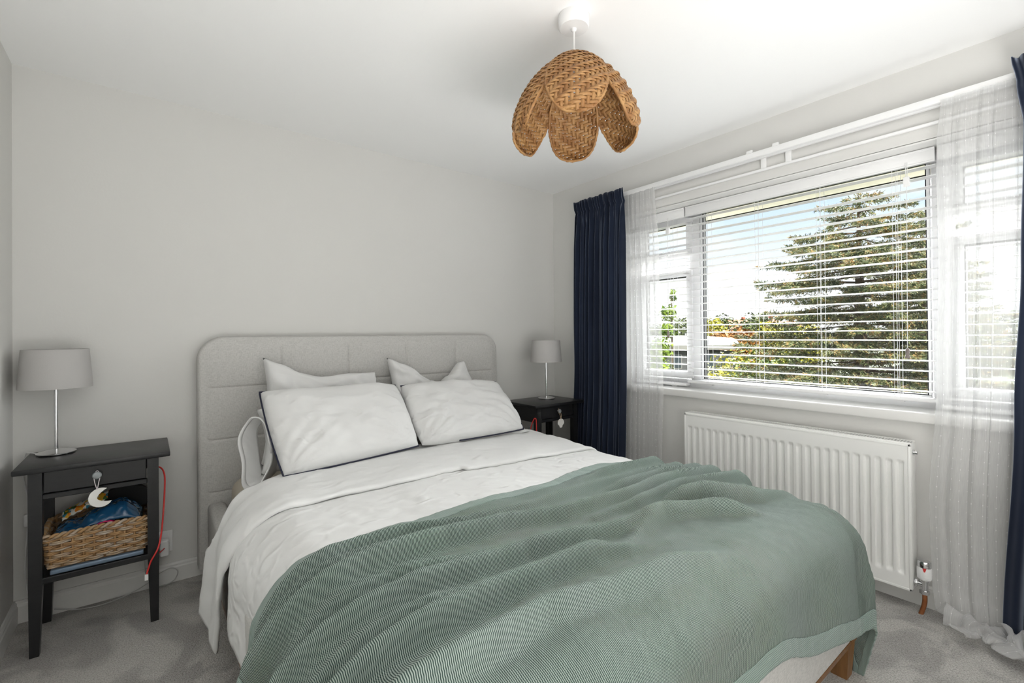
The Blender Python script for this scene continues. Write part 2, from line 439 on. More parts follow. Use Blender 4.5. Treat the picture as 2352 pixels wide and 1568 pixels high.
class MB:
    def __init__(s):
        s.v, s.f, s.uv = [], [], []

    def add(s, vs, fs):
        n = len(s.v)
        s.v += [tuple(p) for p in vs]
        s.f += [tuple(i + n for i in q) for q in fs]
        return s

    def box(s, a, b):
        x0, x1 = sorted((a[0], b[0])); y0, y1 = sorted((a[1], b[1])); z0, z1 = sorted((a[2], b[2]))
        vs = [(x0, y0, z0), (x1, y0, z0), (x1, y1, z0), (x0, y1, z0), (x0, y0, z1), (x1, y0, z1), (x1, y1, z1), (x0, y1, z1)]
        return s.add(vs, [(0, 3, 2, 1), (4, 5, 6, 7), (0, 1, 5, 4), (1, 2, 6, 5), (2, 3, 7, 6), (3, 0, 4, 7)])

    def rbox(s, a, b, r=0.004, seg=2):
        bm = bmesh.new()
        bmesh.ops.create_cube(bm, size=1)
        for v in bm.verts:
            v.co = Vector([(a[i] + b[i]) / 2 + v.co[i] * abs(b[i] - a[i]) for i in range(3)])
        bmesh.ops.bevel(bm, geom=bm.edges[:] , offset=r, segments=seg, affect='EDGES', profile=0.5)
        return s.bm(bm)

    def bm(s, bm):
        bm.verts.index_update()
        s.add([v.co[:] for v in bm.verts], [[v.index for v in f.verts] for f in bm.faces])
        bm.free()
        return s

    def hexa(s, p):
        return s.add(p, [(0, 3, 2, 1), (4, 5, 6, 7), (0, 1, 5, 4), (1, 2, 6, 5), (2, 3, 7, 6), (3, 0, 4, 7)])

    def tube(s, path, r, n=8, closed=False, caps=True):
        path = [Vector(p) for p in path]
        L = len(path)
        rr = r if isinstance(r, (list, tuple)) else [r] * L
        ref = None
        vs, fs = [], []
        for i, p in enumerate(path):
            a = path[i - 1] if (i > 0 or closed) else p
            b = path[(i + 1) % L] if (i < L - 1 or closed) else p
            t = (b - a)
            t = t.normalized() if t.length > 1e-9 else Vector((0, 0, 1))
            if ref is None:
                ref = t.orthogonal().normalized()
            ref = (ref - t * ref.dot(t))
            ref = ref.normalized() if ref.length > 1e-6 else t.orthogonal().normalized()
            bi = t.cross(ref)
            for j in range(n):
                a_ = 2 * PI * j / n
                vs.append(p + (ref * math.cos(a_) + bi * math.sin(a_)) * rr[i])
        for i in range(L if closed else L - 1):
            k_ = (i + 1) % L
            for j in range(n):
                fs.append((i * n + j, i * n + (j + 1) % n, k_ * n + (j + 1) % n, k_ * n + j))
        if caps and not closed:
            fs.append(tuple(range(n - 1, -1, -1)))
            fs.append(tuple((L - 1) * n + j for j in range(n)))
        return s.add(vs, fs)

    def lathe(s, prof, c, n=32, axis='z', close=True):
        vs, fs = [], []
        for (r, h) in prof:
            for j in range(n):
                a = 2 * PI * j / n
                if axis == 'z':
                    vs.append((c[0] + r * math.cos(a), c[1] + r * math.sin(a), c[2] + h))
                elif axis == 'y':
                    vs.append((c[0] + r * math.cos(a), c[1] + h, c[2] + r * math.sin(a)))
                else:
                    vs.append((c[0] + h, c[1] + r * math.cos(a), c[2] + r * math.sin(a)))
        L = len(prof)
        for i in range(L - 1):
            for j in range(n):
                fs.append((i * n + j, i * n + (j + 1) % n, (i + 1) * n + (j + 1) % n, (i + 1) * n + j))
        if close:
            fs.append(tuple(range(n - 1, -1, -1)))
            fs.append(tuple((L - 1) * n + j for j in range(n)))
        return s.add(vs, fs)

    def prism(s, poly, off):
        """poly: list of 3-D points, off: extrusion vector"""
        n = len(poly)
        vs = [Vector(p) for p in poly] + [Vector(p) + Vector(off) for p in poly]
        fs = [tuple(range(n - 1, -1, -1)), tuple(range(n, 2 * n))]
        for i in range(n):
            fs.append((i, (i + 1) % n, n + (i + 1) % n, n + i))
        return s.add(vs, fs)

    def grid(s, fn, nu, nv, uvfn=None):
        vs = [fn(i / nu, j / nv) for j in range(nv + 1) for i in range(nu + 1)]
        if uvfn:
            s.uv += [uvfn(i / nu, j / nv) for j in range(nv + 1) for i in range(nu + 1)]
        fs = [(j * (nu + 1) + i, j * (nu + 1) + i + 1, (j + 1) * (nu + 1) + i + 1, (j + 1) * (nu + 1) + i) for j in range(nv) for i in range(nu)]
        return s.add(vs, fs)

    def build(s, name, material, parent=None, smooth=False, weld=False):
        o_ = ORIG.get(parent.name, (0, 0, 0)) if parent else (0, 0, 0)
        me = bpy.data.meshes.new(name)
        me.from_pydata([(p[0] - o_[0], p[1] - o_[1], p[2] - o_[2]) for p in s.v], [], s.f)
        if s.uv:
            ul = me.uv_layers.new(name='UVMap')
            for lp in me.loops:
                ul.data[lp.index].uv = s.uv[lp.vertex_index]
        me.materials.append(material)
        bm = bmesh.new(); bm.from_mesh(me)
        if weld:
            bmesh.ops.remove_doubles(bm, verts=bm.verts, dist=1e-5)
        if not s.uv:
            bmesh.ops.recalc_face_normals(bm, faces=bm.faces)
        bm.to_mesh(me); bm.free()
        if smooth:
            me.polygons.foreach_set('use_smooth', [True] * len(me.polygons))
            if smooth != 'all':
                try:
                    me.set_sharp_from_angle(angle=math.radians(40))
                except Exception:
                    pass
        o = bpy.data.objects.new(name, me)
        COL.objects.link(o)
        if parent:
            o.parent = parent
            ORIG[o.name] = o_
        return o


def raw_mesh(name, verts, faces, material, parent=None):
    o_ = ORIG.get(parent.name, (0, 0, 0)) if parent else (0, 0, 0)
    me = bpy.data.meshes.new(name)
    me.from_pydata([(p[0] - o_[0], p[1] - o_[1], p[2] - o_[2]) for p in verts], [], faces)
    me.materials.append(material)
    o = bpy.data.objects.new(name, me)
    COL.objects.link(o)
    if parent:
        o.parent = parent
        ORIG[o.name] = o_
    return o


def thing(name, label, cat, loc=(0, 0, 0), group=None):
    o = bpy.data.objects.new(name, None)
    o.empty_display_size = 0.05
    COL.objects.link(o)
    o.location = loc
    ORIG[o.name] = tuple(loc)
    return tag(o, label, cat, group)


def tag(o, label, cat, group=None):
    o['label'] = label
    o['category'] = cat
    if group:
        o['group'] = group
    return o


def structure(o, label=None):
    o['kind'] = 'structure'
    if label:
        o['label'] = label
    return o


def spline(pts, n=8):
    """Catmull-Rom through 3-D points"""
    P = [Vector(p) for p in pts]
    out = []
    for i in range(len(P) - 1):
        p0 = P[max(i - 1, 0)]; p1 = P[i]; p2 = P[i + 1]; p3 = P[min(i + 2, len(P) - 1)]
        for j in range(n):
            t = j / n
            out.append(0.5 * ((2 * p1) + (p2 - p0) * t + (2 * p0 - 5 * p1 + 4 * p2 - p3) * t * t + (3 * p1 - p0 - 3 * p2 + p3) * t ** 3))
    out.append(P[-1])
    return out


def lerp(a, b, t): return a + (b - a) * t


def interp(tab, x):
    if x <= tab[0][0]:
        return tab[0][1]
    for (a, va), (b, vb) in zip(tab, tab[1:]):
        if x <= b:
            t = (x - a) / (b - a)
            t = t * t * (3 - 2 * t)
            return va + (vb - va) * t
    return tab[-1][1]


def nz(x, y, z=0.0): return noise.noise(Vector((x, y, z)))


# ------------------------------------------------------------------ room shell
W, H, YF = 3.06, 2.3175, -3.55
T = 0.12
WY0, WY1, WZ0, WZ1 = -2.92, -0.68, 0.80, 1.986          # window opening
WT = 0.26                                              # window wall thickness
structure(MB().box((-W - T, YF - T, -0.12), (WT, T, 0)).build('floor', M['carpet']), 'grey cut pile carpet with brushed marks')
structure(MB().box((-W - T, YF - T, H), (WT, T, H + 0.12)).build('ceiling', M['ceiling']), 'plain white painted ceiling')
structure(MB().box((-W - T, 0, 0), (WT, T, H)).build('wall_back', M['wall']), 'pale grey wall behind the bed')
structure(MB().box((-W - T, YF, 0), (-W, 0, H)).build('wall_left', M['wall']), 'pale grey wall on the left')
structure(MB().box((-W - T, YF - T, 0), (WT, YF, H)).build('wall_front', M['wall']), 'pale grey wall behind the viewer')
wr = MB()
wr.box((0, YF, 0), (WT, 0, WZ0)).box((0, YF, WZ1), (WT, 0, H)).box((0, YF, WZ0), (WT, WY0, WZ1)).box((0, WY1, WZ0), (WT, 0, WZ1))
structure(wr.build('wall_right', M['wall']), 'pale grey wall around the window')


def skirting(name, a, b, nrm):
    """a,b ends on the floor at the wall, nrm into the room"""
    prof = [(0, 0), (0.015, 0), (0.015, 0.068), (0.012, 0.074), (0.012, 0.082), (0.006, 0.09), (0, 0.09)]
    mb = MB()
    a, b, nrm = Vector(a), Vector(b), Vector(nrm)
    mb.prism([a + nrm * d + Vector((0, 0, z)) for d, z in prof], b - a)
    structure(mb.build(name, M['trim']))


skirting('baseboard_back', (-W, 0, 0), (0, 0, 0), (0, -1, 0))
skirting('baseboard_left', (-W, YF, 0), (-W, 0, 0), (1, 0, 0))
skirting('baseboard_right', (0, YF, 0), (0, 0, 0), (-1, 0, 0))

# ------------------------------------------------------------------ window
FX0, FX1 = 0.165, 0.225
win = thing('window_1', 'white plastic framed window with a wide fixed pane between two narrow sashes', 'window', (FX0, (WY0 + WY1) / 2, WZ0))
structure(win)
del win['category']
fr = MB()
for a, b in [((WY0, 0.80), (WY1, 0.872)), ((WY0, 1.945), (WY1, WZ1)), ((WY0, .872), (WY0 + 0.05, 1.945)), ((WY1 - 0.05, .872), (WY1, 1.945)),
             ((-1.185, .872), (-1.115, 1.945)), ((-2.375, .872), (-2.305, 1.945))]:
    fr.rbox((FX0, a[0], a[1]), (FX1, b[0], b[1]), 0.005)
fr.build('frame', M['upvc'], win, smooth=True)


def sash(y0, y1, z0, z1, name, wdt, proud=0.014):
    """glass opening y0..y1, z0..z1 with a sash bar of width wdt around it"""
    mb = MB()
    x0, x1 = FX0 - proud, FX0 + 0.045
    w_ = wdt
    mb.rbox((x0, y0 - w_, z0 - w_), (x1, y1 + w_, z0), 0.005).rbox((x0, y0 - w_, z1), (x1, y1 + w_, z1 + w_), 0.005)
    mb.rbox((x0, y0 - w_, z0), (x1, y0, z1), 0.005).rbox((x0, y1, z0), (x1, y1 + w_, z1), 0.005)
    s_ = mb.build(name, M['upvc'], win, smooth=True)
    g = 0.0045
    gk = MB()
    xg0, xg1 = FX0 + 0.004, FX0 + 0.04
    gk.box((xg0, y0, z0), (xg1, y1, z0 + g)).box((xg0, y0, z1 - g), (xg1, y1, z1)).box((xg0, y0, z0), (xg1, y0 + g, z1)).box((xg0, y1 - g, z0), (xg1, y1, z1))
    gk.build('gasket', M['gasket'], s_)
    MB().box((FX0 + 0.02, y0, z0), (FX0 + 0.026, y1, z1)).build('pane', M['glass'], s_)
    return s_


sash(-2.288, -1.204, 0.882, 1.940, 'fixed_light', 0.012, 0.004)
for ya, yb in ((-1.096, -0.775), (-2.825, -2.410)):
    sash(ya, yb, 1.720, 1.890, 'top_sash', 0.045)
    sash(ya, yb, 0.921, 1.545, 'side_light', 0.040)
    c = (ya + yb) / 2
    hd = MB().rbox((FX0 - 0.03, c - 0.015, 1.685), (FX0 - 0.014, c + 0.015, 1.705), 0.003).rbox((FX0 - 0.04, c - 0.05, 1.688), (FX0 - 0.028, c + 0.015, 1.702), 0.003)
    hd.build('handle', M['upvc'], win, smooth=True)
MB().rbox((-0.042, WY0 - 0.06, 0.782), (FX0, WY1 + 0.06, 0.826), 0.008, 3).build('window_sill', M['trim'], win, smooth=True)
# reveal lining
rv = MB()
rv.box((0.0, WY0 - 0.002, 0.826), (FX0, WY0 + 0.008, WZ1)).box((0.0, WY1 - 0.008, 0.826), (FX0, WY1 + 0.002, WZ1)).box((0.0, WY0, WZ1 - 0.008), (FX0, WY1, WZ1 + 0.002))
rv.build('reveal', M['trim'], win)

# ------------------------------------------------------------------ venetian blinds
SLATX0, SLATX1 = 0.090, 0.140


def blind(y0, y1, ladders, label, pull=None, zb=0.868, tassel_z=1.095):
    t = thing('venetian_blind', label, 'blind', (0.115, (y0 + y1) / 2, zb), 'white slatted blinds in the window')
    MB().rbox((0.080, y0, 1.914), (0.090, y1, 1.974), 0.003).rbox((0.077, y0, 1.966), (0.092, y1, 1.976), 0.003).rbox((0.077, y0, 1.912), (0.092, y1, 1.920), 0.003).build('valance', M['slat'], t, smooth=True)
    MB().box((0.094, y0 + .004, 1.925), (0.148, y1 - .004, 1.970)).build('headrail', M['slat'], t)
    me = None
    z = zb + 0.037
    while z < 1.905:
        if me is None:
            # slightly crowned slat cross-section
            pr = [(-0.025, -0.0015), (-0.012, 0.0004), (0, 0.001), (0.012, 0.0004), (0.025, -0.0015)]
            poly = [(x_, y0, z_ + 0.0013) for x_, z_ in pr] + [(x_, y0, z_ - 0.0013) for x_, z_ in reversed(pr)]
            mb = MB().prism([(0.115 + p[0], p[1], zb + p[2]) for p in poly], (0, y1 - y0, 0))
            o = mb.build('slat', M['slat'], t)
            me = o.data
            o.location.z = z - zb
        else:
            o = bpy.data.objects.new('slat', me)
            COL.objects.link(o); o.parent = t; o.location.z = z - zb
        z += 0.0453
    MB().rbox((0.088, y0, zb - 0.010), (0.142, y1, zb + 0.008), 0.004).build('bottom_rail', M['slat'], t, smooth=True)
    for ly in ladders:
        mb = MB()
        for (x_, dy) in ((0.0885, -0.007), (0.1415, -0.007), (0.115, 0.006), (0.0885, 0.012)):
            mb.tube([(x_, ly + dy, zb), (x_, ly + dy, 1.93)], 0.0009, 5)
        mb.build('ladder_cord', M['cord'], t)
        MB().rbox((0.100, ly - 0.02, zb - 0.018), (0.130, ly + 0.02, zb - 0.010), 0.002).build('cord_button', M['slat'], t)
    if pull is not None:
        pc = MB()
        pc.tube([(0.074, pull - .003, 1.93), (0.074, pull - .003, 1.84)], 0.0012, 6).tube([(0.074, pull + .003, 1.93), (0.074, pull + .003, 1.84)], 0.0012, 6)
        pc.tube([(0.074, pull, 1.84), (0.074, pull + 0.004, tassel_z)], 0.0012, 6)
        pc.build('pull_cord', M['cord'], t)
        MB().rbox((0.066, pull - 0.011, 1.822), (0.082, pull + 0.011, 1.866), 0.003).build('cord_joiner', M['plastic'], t, smooth=True)
        MB().lathe([(0.003, 0.022), (0.007, 0.018), (0.008, 0.008), (0.006, -0.006), (0.011, -0.020), (0.009, -0.024)], (0.074, pull + 0.004, tassel_z - 0.02), 14).build('tassel', M['tassel'], t, smooth=True)
    return t


blind(-2.333, -1.137, (-1.274, -1.578, -1.885, -2.195), 'wide white slatted blind over the large middle window pane', -2.238)
blind(-1.129, -0.692, (-1.035, -0.80), 'narrow white slatted blind beside the left sheer curtain', -1.015, 0.845, 1.19)
blind(-2.908, -2.341, (-2.45, -2.80), 'narrow white slatted blind seen through the right sheer curtain', None, 0.845)

# ------------------------------------------------------------------ curtain track
trk = thing('curtain_track', 'white double curtain track above the window with clips and a thin lower rail', 'curtain track', (-0.03, -1.6, 2.10))
MB().rbox((-0.060, -3.10, 2.108), (-0.038, -0.30, 2.138), 0.003).build('rail', M['rail'], trk, smooth=True)
MB().rbox((-0.032, -3.10, 2.104), (-0.012, -0.30, 2.130), 0.003).build('rail', M['rail'], trk, smooth=True)
MB().rbox((-0.036, -3.10, 2.126), (-0.0, -0.30, 2.134), 0.002).build('mounting_strip', M['rail'], trk, smooth=True)
MB().rbox((-0.016, -3.10, 2.040), (0.0, -0.34, 2.053), 0.003).build('lower_rail', M['rail'], trk, smooth=True)
for y in (-1.605, -1.738, -0.5, -2.95):
    MB().rbox((-0.060, y - 0.018, 2.136), (0.0, y + 0.014, 2.143), 0.002).rbox((-0.062, y - 0.018, 2.136), (-0.050, y + 0.012, 2.152), 0.002).build('clip', M['rail'], trk, smooth=True)
for y in (-1.660, -1.783):
    MB().rbox((-0.014, y - 0.014, 2.046), (0.0, y + 0.014, 2.112), 0.002).build('bracket', M['rail'], trk, smooth=True)

# ------------------------------------------------------------------ curtains


def curtain(name, label, cat, y0f, y1f, ztop, zbot, xc, amp, folds, seed, material, group, heading, nu=260, nv=70, puddle=0.0, cloth_w=1.6, xshift=None, thick=0.003, head_folds=None, y_amp=0.35):
    """y0f,y1f: functions of v (0 top..1 bottom) giving the two side edges"""
    rs = random.Random(seed)
    ph = [rs.uniform(-0.9, 0.9) for _ in range(folds + 3)]
    am = [rs.uniform(0.55, 1.0) for _ in range(folds + 3)]
    Ltot = (ztop - zbot) + puddle

    def fn(u, v):
        s = v * Ltot
        drop = min(s, ztop - zbot - (0.02 if puddle else 0))
        vv = drop / (ztop - zbot)
        y0, y1 = y0f(vv), y1f(vv)
        fpos = u * folds
        i = int(min(fpos, folds - 1e-6)); fr_ = fpos - i
        a = am[i] * (1 - fr_) + am[i + 1] * fr_
        p = ph[i] * (1 - fr_) + ph[i + 1] * fr_
        ang = 2 * PI * (fpos + 0.14 * p + 0.05 * math.sin(4 * vv + p * 5))
        hd = max(0.0, 1 - s / heading) if heading else 0
        ramp = min(1.0, 0.25 + s / 0.45) if heading else 1.0
        x = xc + amp * a * ramp * math.sin(ang) + 0.25 * amp * math.sin(2.3 * ang + 1.3 + p) * ramp
        y = lerp(y0, y1, u) + y_amp * (y1 - y0) / folds * a * ramp * math.cos(ang) * 0.5
        if head_folds:
            wgt = 1.0 if s < heading else max(0, 1 - (s - heading) / 0.10)
            x += wgt * 0.011 * math.sin(2 * PI * head_folds * (u + 0.006 * math.sin(17 * u)))
        x += 0.004 * nz(u * 9 + seed, vv * 3)
        if head_folds:                     # gathering tape: nipped in below a frilled heading
            x += 0.012 * math.exp(-((s - heading) / 0.016) ** 2) - 0.010 * max(0.0, 1 - s / heading)
        if xshift:
            x += xshift(vv, u)
        z = ztop - drop
        if s <= 0 and head_folds:
            z += 0.006 * math.sin(2 * PI * head_folds * u + 1.0) + 0.004 * nz(u * 30, seed)
        if puddle and s > drop:
            q = s - drop
            fx, fy, fz = puddle_fn(u, q)
            x += fx; y += fy; z += fz
        return (x, y, z)
    mb = MB()
    mb.grid(fn, nu, nv, lambda u, v: (u * cloth_w, v * Ltot))
    o = mb.build(name, material, None, smooth='all')
    if thick:
        md = o.modifiers.new('thickness', 'SOLIDIFY'); md.thickness = thick; md.offset = 0
    return tag(o, label, cat, group)


def puddle_fn(u, q):
    """cloth gathered on the carpet: folds piled outwards"""
    e_ = 0.5 + 0.5 * math.sin(u * 5.0 + 1.2)
    k_ = min(1.0, q / 0.46)
    out = -(0.10 + 0.10 * e_) * math.sin(k_ * PI * 0.72) - 0.02 * nz(u * 6, q * 9, 2)
    pile = max(0.0, 1.0 - k_)
    bump = (0.075 * pile + 0.018) * abs(math.sin(q * 13 + 4.0 * u + 1.2 * nz(u * 3, q * 5))) * (0.45 + 0.9 * abs(nz(u * 4.5, q * 7, 4))) * min(1.0, q / 0.05)
    fy = (0.025 * math.sin(q * 13 + u * 6) + 0.035 * nz(u * 3.5, q * 6)) * min(1.0, q / 0.10) - 0.05 * k_ - 0.045 * min(1.0, q / 0.06) * u
    return out, fy, bump + 0.004


curtain('curtain', 'navy velvet curtain hanging beside the corner lamp', 'curtain',
        lambda v: interp([(0, -0.345), (0.06, -0.352), (0.5, -0.335), (1, -0.285)], v), lambda v: interp([(0, -0.800), (0.5, -0.795), (1, -0.770)], v),
        2.146, 0.012, -0.101, 0.032, 10, 3, M['velvet'], 'navy velvet curtains', 0.085, 320, 80, head_folds=19, thick=0.004)
curtain('curtain', 'navy velvet curtain at the right edge next to the sheer', 'curtain',
        lambda v: -3.02, lambda v: interp([(0, -2.585), (0.04, -2.598), (0.12, -2.616), (0.35, -2.606), (0.6, -2.585), (1, -2.548)], v),
        2.165, 0.012, -0.115, 0.024, 8, 11, M['velvet'], 'navy velvet curtains', 0.085, 260, 80, head_folds=17, thick=0.004)
curtain('sheer_curtain', 'white sheer curtain gathered beside the left navy curtain', 'sheer curtain',
        lambda v: interp([(0, -0.72), (1, -0.70)], v), lambda v: interp([(0, -1.006), (0.2, -1.022), (0.6, -1.045), (0.85, -1.03), (1, -1.01)], v),
        2.112, 0.015, -0.058, 0.009, 7, 5, M['sheer'], 'white sheer curtains', 0.05, 240, 60, cloth_w=1.3, thick=0, y_amp=0.9)
curtain('sheer_curtain', 'white sheer curtain at right puddled on the carpet', 'sheer curtain',
        lambda v: interp([(0, -2.66), (1, -2.62)], v), lambda v: interp([(0, -2.382), (0.08, -2.372), (0.3, -2.376), (0.55, -2.366), (0.8, -2.340), (0.92, -2.345), (1, -2.36)], v),
        2.112, 0.012, -0.068, 0.012, 5, 8, M['sheer'], 'white sheer curtains', 0.05, 260, 150, puddle=0.46, cloth_w=1.0, thick=0, y_amp=0.5,
        xshift=lambda v, u: -0.030 * max(0, (v - 0.82) / 0.18) ** 2)

# ------------------------------------------------------------------ radiator
RY0, RY1, RZ0, RZ1 = -2.278, -1.237, 0.088, 0.700
rad = thing('radiator', 'white panel radiator under the window with a thermostatic valve', 'radiator', (-0.09, (RY0 + RY1) / 2, RZ0))
RX = -0.112
NR = 26
pitch_ = (RY1 - RY0 - 0.03) / NR


def rad_front(u, v):
    y = lerp(RY0 + 0.006, RY1 - 0.006, u)
    z = lerp(RZ0 + 0.006, RZ1 - 0.006, v)
    q = (y - (RY0 + 0.015)) / pitch_
    f_ = q - math.floor(q)
    rib = 0.0
    if 0 <= q <= NR:
        d = abs(f_ - 0.5) * 2            # 0 centre of channel
        rib = 1 - min(1, max(0, (d - 0.42) / 0.22))
    ze = min(z - (RZ0 + 0.062), (RZ1 - 0.072) - z)
    rib *= min(1, max(0, ze / 0.012))
    return (RX + 0.009 * rib, y, z)


mb = MB()
us = NR * 10
mb.grid(lambda u, v: rad_front(u, v), us, 90)
mb.build('front_panel', M['rad'], rad, smooth=True)
mb = MB()
mb.rbox((RX - 0.002, RY0, RZ1 - 0.010), (RX + 0.010, RY1, RZ1), 0.002).rbox((RX - 0.002, RY0, RZ0), (RX + 0.010, RY1, RZ0 + 0.010), 0.002)
mb.rbox((RX - 0.002, RY0, RZ0), (RX + 0.010, RY0 + 0.010, RZ1), 0.002).rbox((RX - 0.002, RY1 - 0.010, RZ0), (RX + 0.010, RY1, RZ1), 0.002)
mb.build('rim', M['rad'], rad, smooth=True)
for y in (RY0 - 0.001, RY1 - 0.003):
    MB().rbox((RX + 0.004, y, RZ0 + 0.006), (-0.036, y + 0.004, RZ1 + 0.004), 0.0015).build('side_cover', M['rad'], rad, smooth=True)
MB().box((-0.046, RY0 + 0.004, RZ0 + 0.02), (-0.038, RY1 - 0.004, RZ1 - 0.02)).build('back_panel', M['rad'], rad)
g = MB()
g.rbox((RX + 0.004, RY0, RZ1 - 0.002), (RX + 0.014, RY1, RZ1 + 0.006), 0.001).rbox((-0.048, RY0, RZ1 - 0.002), (-0.036, RY1, RZ1 + 0.006), 0.001)
nb = 96
for i in range(nb):
    y = lerp(RY0 + 0.01, RY1 - 0.01, i / (nb - 1))
    g.box((RX + 0.012, y - 0.0022, RZ1 - 0.001), (-0.046, y + 0.0022, RZ1 + 0.0045))
g.build('top_grille', M['rad'], rad)
MB().lathe([(0.012, 0), (0.012, -0.006), (0.008, -0.007), (0.008, -0.016), (0.005, -0.017)], (-0.085, RY0 - 0.001, 0.664), 16, 'y').build('bleed_valve', M['chrome'], rad, smooth=True)
for y in (-1.45, -2.05):
    MB().box((-0.04, y - 0.015, 0.15), (-0.001, y + 0.015, 0.62)).build('wall_bracket', M['rad'], rad)
VX, VY = -0.085, -2.312
vb = MB()
vb.tube([(VX, RY0, 0.122), (VX, VY, 0.122)], 0.011, 14).tube([(VX, RY0 - 0.004, 0.122), (VX, RY0 - 0.012, 0.122)], 0.016, 6)
vb.tube([(VX, VY, 0.095), (VX, VY, 0.140)], 0.012, 14).tube([(VX, VY, 0.086), (VX, VY, 0.100)], 0.017, 6).tube([(VX, VY, 0.138), (VX, VY, 0.146)], 0.018, 16)
valve = vb.build('valve_body', M['chrome'], rad, smooth=True)
hd = MB().lathe([(0.019, 0.145), (0.022, 0.149), (0.024, 0.153), (0.0225, 0.155), (0.0245, 0.157), (0.0248, 0.19), (0.0235, 0.197)], (VX, VY, 0), 24)
head = hd.build('thermostat_head', M['plastic'], rad, smooth=True)
MB().lathe([(0.0225, 0.193), (0.0225, 0.216), (0.020, 0.222), (0.0, 0.223)], (VX, VY, 0), 24, close=False).build('cap', M['chrome'], head, smooth=True)
dv = Vector((CAM.x - VX, CAM.y - VY, 0)).normalized()
side = Vector((-dv.y, dv.x, 0))
c0 = Vector((VX, VY, 0.192)) + dv * 0.0238
MB().prism([c0 + side * 0.006 + Vector((0, 0, .006)), c0 - side * 0.006 + Vector((0, 0, .006)), c0 - side * 0.002 - Vector((0, 0, .008)), c0 + side * 0.002 - Vector((0, 0, .008))], dv * 0.002).build('marker', M['red'], head)
MB().tube(spline([(VX, VY, 0.088), (VX, VY, 0.055), (VX - .001, VY + 0.004, 0.03), (VX - .004, VY + 0.013, -0.004)], 5), 0.0085, 12).build('copper_pipe', M['copper'], rad, smooth=True)

# ------------------------------------------------------------------ bed
BX0, BX1 = -2.430, -0.653
bed = thing('bed', 'grey upholstered bed frame with a square-stitched headboard and oak legs', 'bed', (-1.54, -1.18, 0))
HZ0, HZ1, HR = 0.06, 1.176, 0.115


def hb_outline(inset=0.0):
    pts = []
    for cx, cz, a0 in ((BX1 - HR, HZ1 - HR, 0), (BX0 + HR, HZ1 - HR, 90)):
        for i in range(13):
            a = math.radians(a0 + 90 * i / 12)
            pts.append((cx + (HR - inset) * math.cos(a), cz + (HR - inset) * math.sin(a)))
    pts += [(BX0 + inset, HZ0), (BX1 - inset, HZ0)]
    return pts


hbm = MB()
levels = [(0.006, -0.018), (0.0, -0.026), (0.0, -0.088), (0.004, -0.098), (0.012, -0.103)]
rings = [[(x, y, z) for x, z in hb_outline(i_)] for i_, y in levels]
n_ = len(rings[0])
vs = [p for r_ in rings for p in r_]
fs = [tuple(range(n_))]
for k_ in range(len(rings) - 1):
    for i in range(n_):
        fs.append((k_ * n_ + i, k_ * n_ + (i + 1) % n_, (k_ + 1) * n_ + (i + 1) % n_, (k_ + 1) * n_ + i))
fs.append(tuple((len(rings) - 1) * n_ + i for i in range(n_ - 1, -1, -1)))
hbm.add(vs, fs)
hb = hbm.build('headboard', M['upholstery'], bed, smooth=True)
xs = [BX0, -2.063, -1.708, -1.350, -0.998, BX1]
zs = [HZ0, 0.164, 0.418, 0.672, 0.926, HZ1]


def clamp_round(x, z, ins):
    for cx, sx in ((BX0 + HR, -1), (BX1 - HR, 1)):
        if (x - cx) * sx > 0 and z > HZ1 - HR:
            d = Vector((x - cx, z - (HZ1 - HR)))
            L = d.length
            if L > HR - ins:
                d = d * ((HR - ins) / L)
            return cx + d.x, HZ1 - HR + d.y
    return min(max(x, BX0 + ins), BX1 - ins), min(z, HZ1 - ins)


for i in range(5):
    for j in range(5):
        def fn(u, v, i=i, j=j):
            # denser samples near the seams
            uu = 0.5 - 0.5 * math.cos(PI * u); vv = 0.5 - 0.5 * math.cos(PI * v)
            x = lerp(xs[i], xs[i + 1], uu); z = lerp(zs[j], zs[j + 1], vv)
            w_, h_ = xs[i + 1] - xs[i], zs[j + 1] - zs[j]
            d = min(uu * w_, (1 - uu) * w_, vv * h_, (1 - vv) * h_)
            puff = 0.0075 * (1 - math.exp(-d / 0.0035)) + 0.004 * min(1, d / 0.12)
            x, z = clamp_round(x, z, 0.010)
            ed = min(x - BX0, BX1 - x, HZ1 - z)
            if z > HZ1 - HR and (x < BX0 + HR or x > BX1 - HR):
                cx = BX0 + HR if x < BX0 + HR else BX1 - HR
                ed = HR - math.hypot(x - cx, z - (HZ1 - HR))
            k2 = min(1, max(0, (ed - 0.008) / 0.05))
            return (x, -0.1005 - puff * (0.25 + 0.75 * math.sqrt(k2)) + 0.014 * (1 - math.sqrt(k2)), z)
        MB().grid(fn, 26, 22).build('panel', M['upholstery'], hb, smooth='all')
# rails
for nm, a, b in (('side_rail', (-2.395, -2.255, 0.130), (-2.318, -0.105, 0.372)), ('side_rail', (-0.762, -2.255, 0.130), (-0.685, -0.105, 0.372)), ('foot_rail', (-2.318, -2.255, 0.130), (-0.762, -2.180, 0.372))):
    MB().rbox(a, b, 0.022, 4).build(nm, M['upholstery'], bed, smooth=True)
for a, b in (((-2.39, -2.250, 0.115), (-2.325, -0.11, 0.133)), ((-0.755, -2.250, 0.115), (-0.69, -0.11, 0.133)), ((-2.325, -2.250, 0.115), (-0.755, -2.19, 0.133))):
    MB().rbox(a, b, 0.004).build('wood_rail', M['oak'], bed, smooth=True)
for x in (-2.36, -0.742):
    for y in (-0.20, -2.215):
        p0 = Vector((x, y, 0.116)); mb = MB()
        a_, b_ = 0.032, 0.024
        mb.hexa([(x - b_, y - b_, 0), (x + b_, y - b_, 0), (x + b_, y + b_, 0), (x - b_, y + b_, 0), (x - a_, y - a_, .116), (x + a_, y - a_, .116), (x + a_, y + a_, .116), (x - a_, y + a_, .116)])
        mb.build('leg', M['oak'], bed)
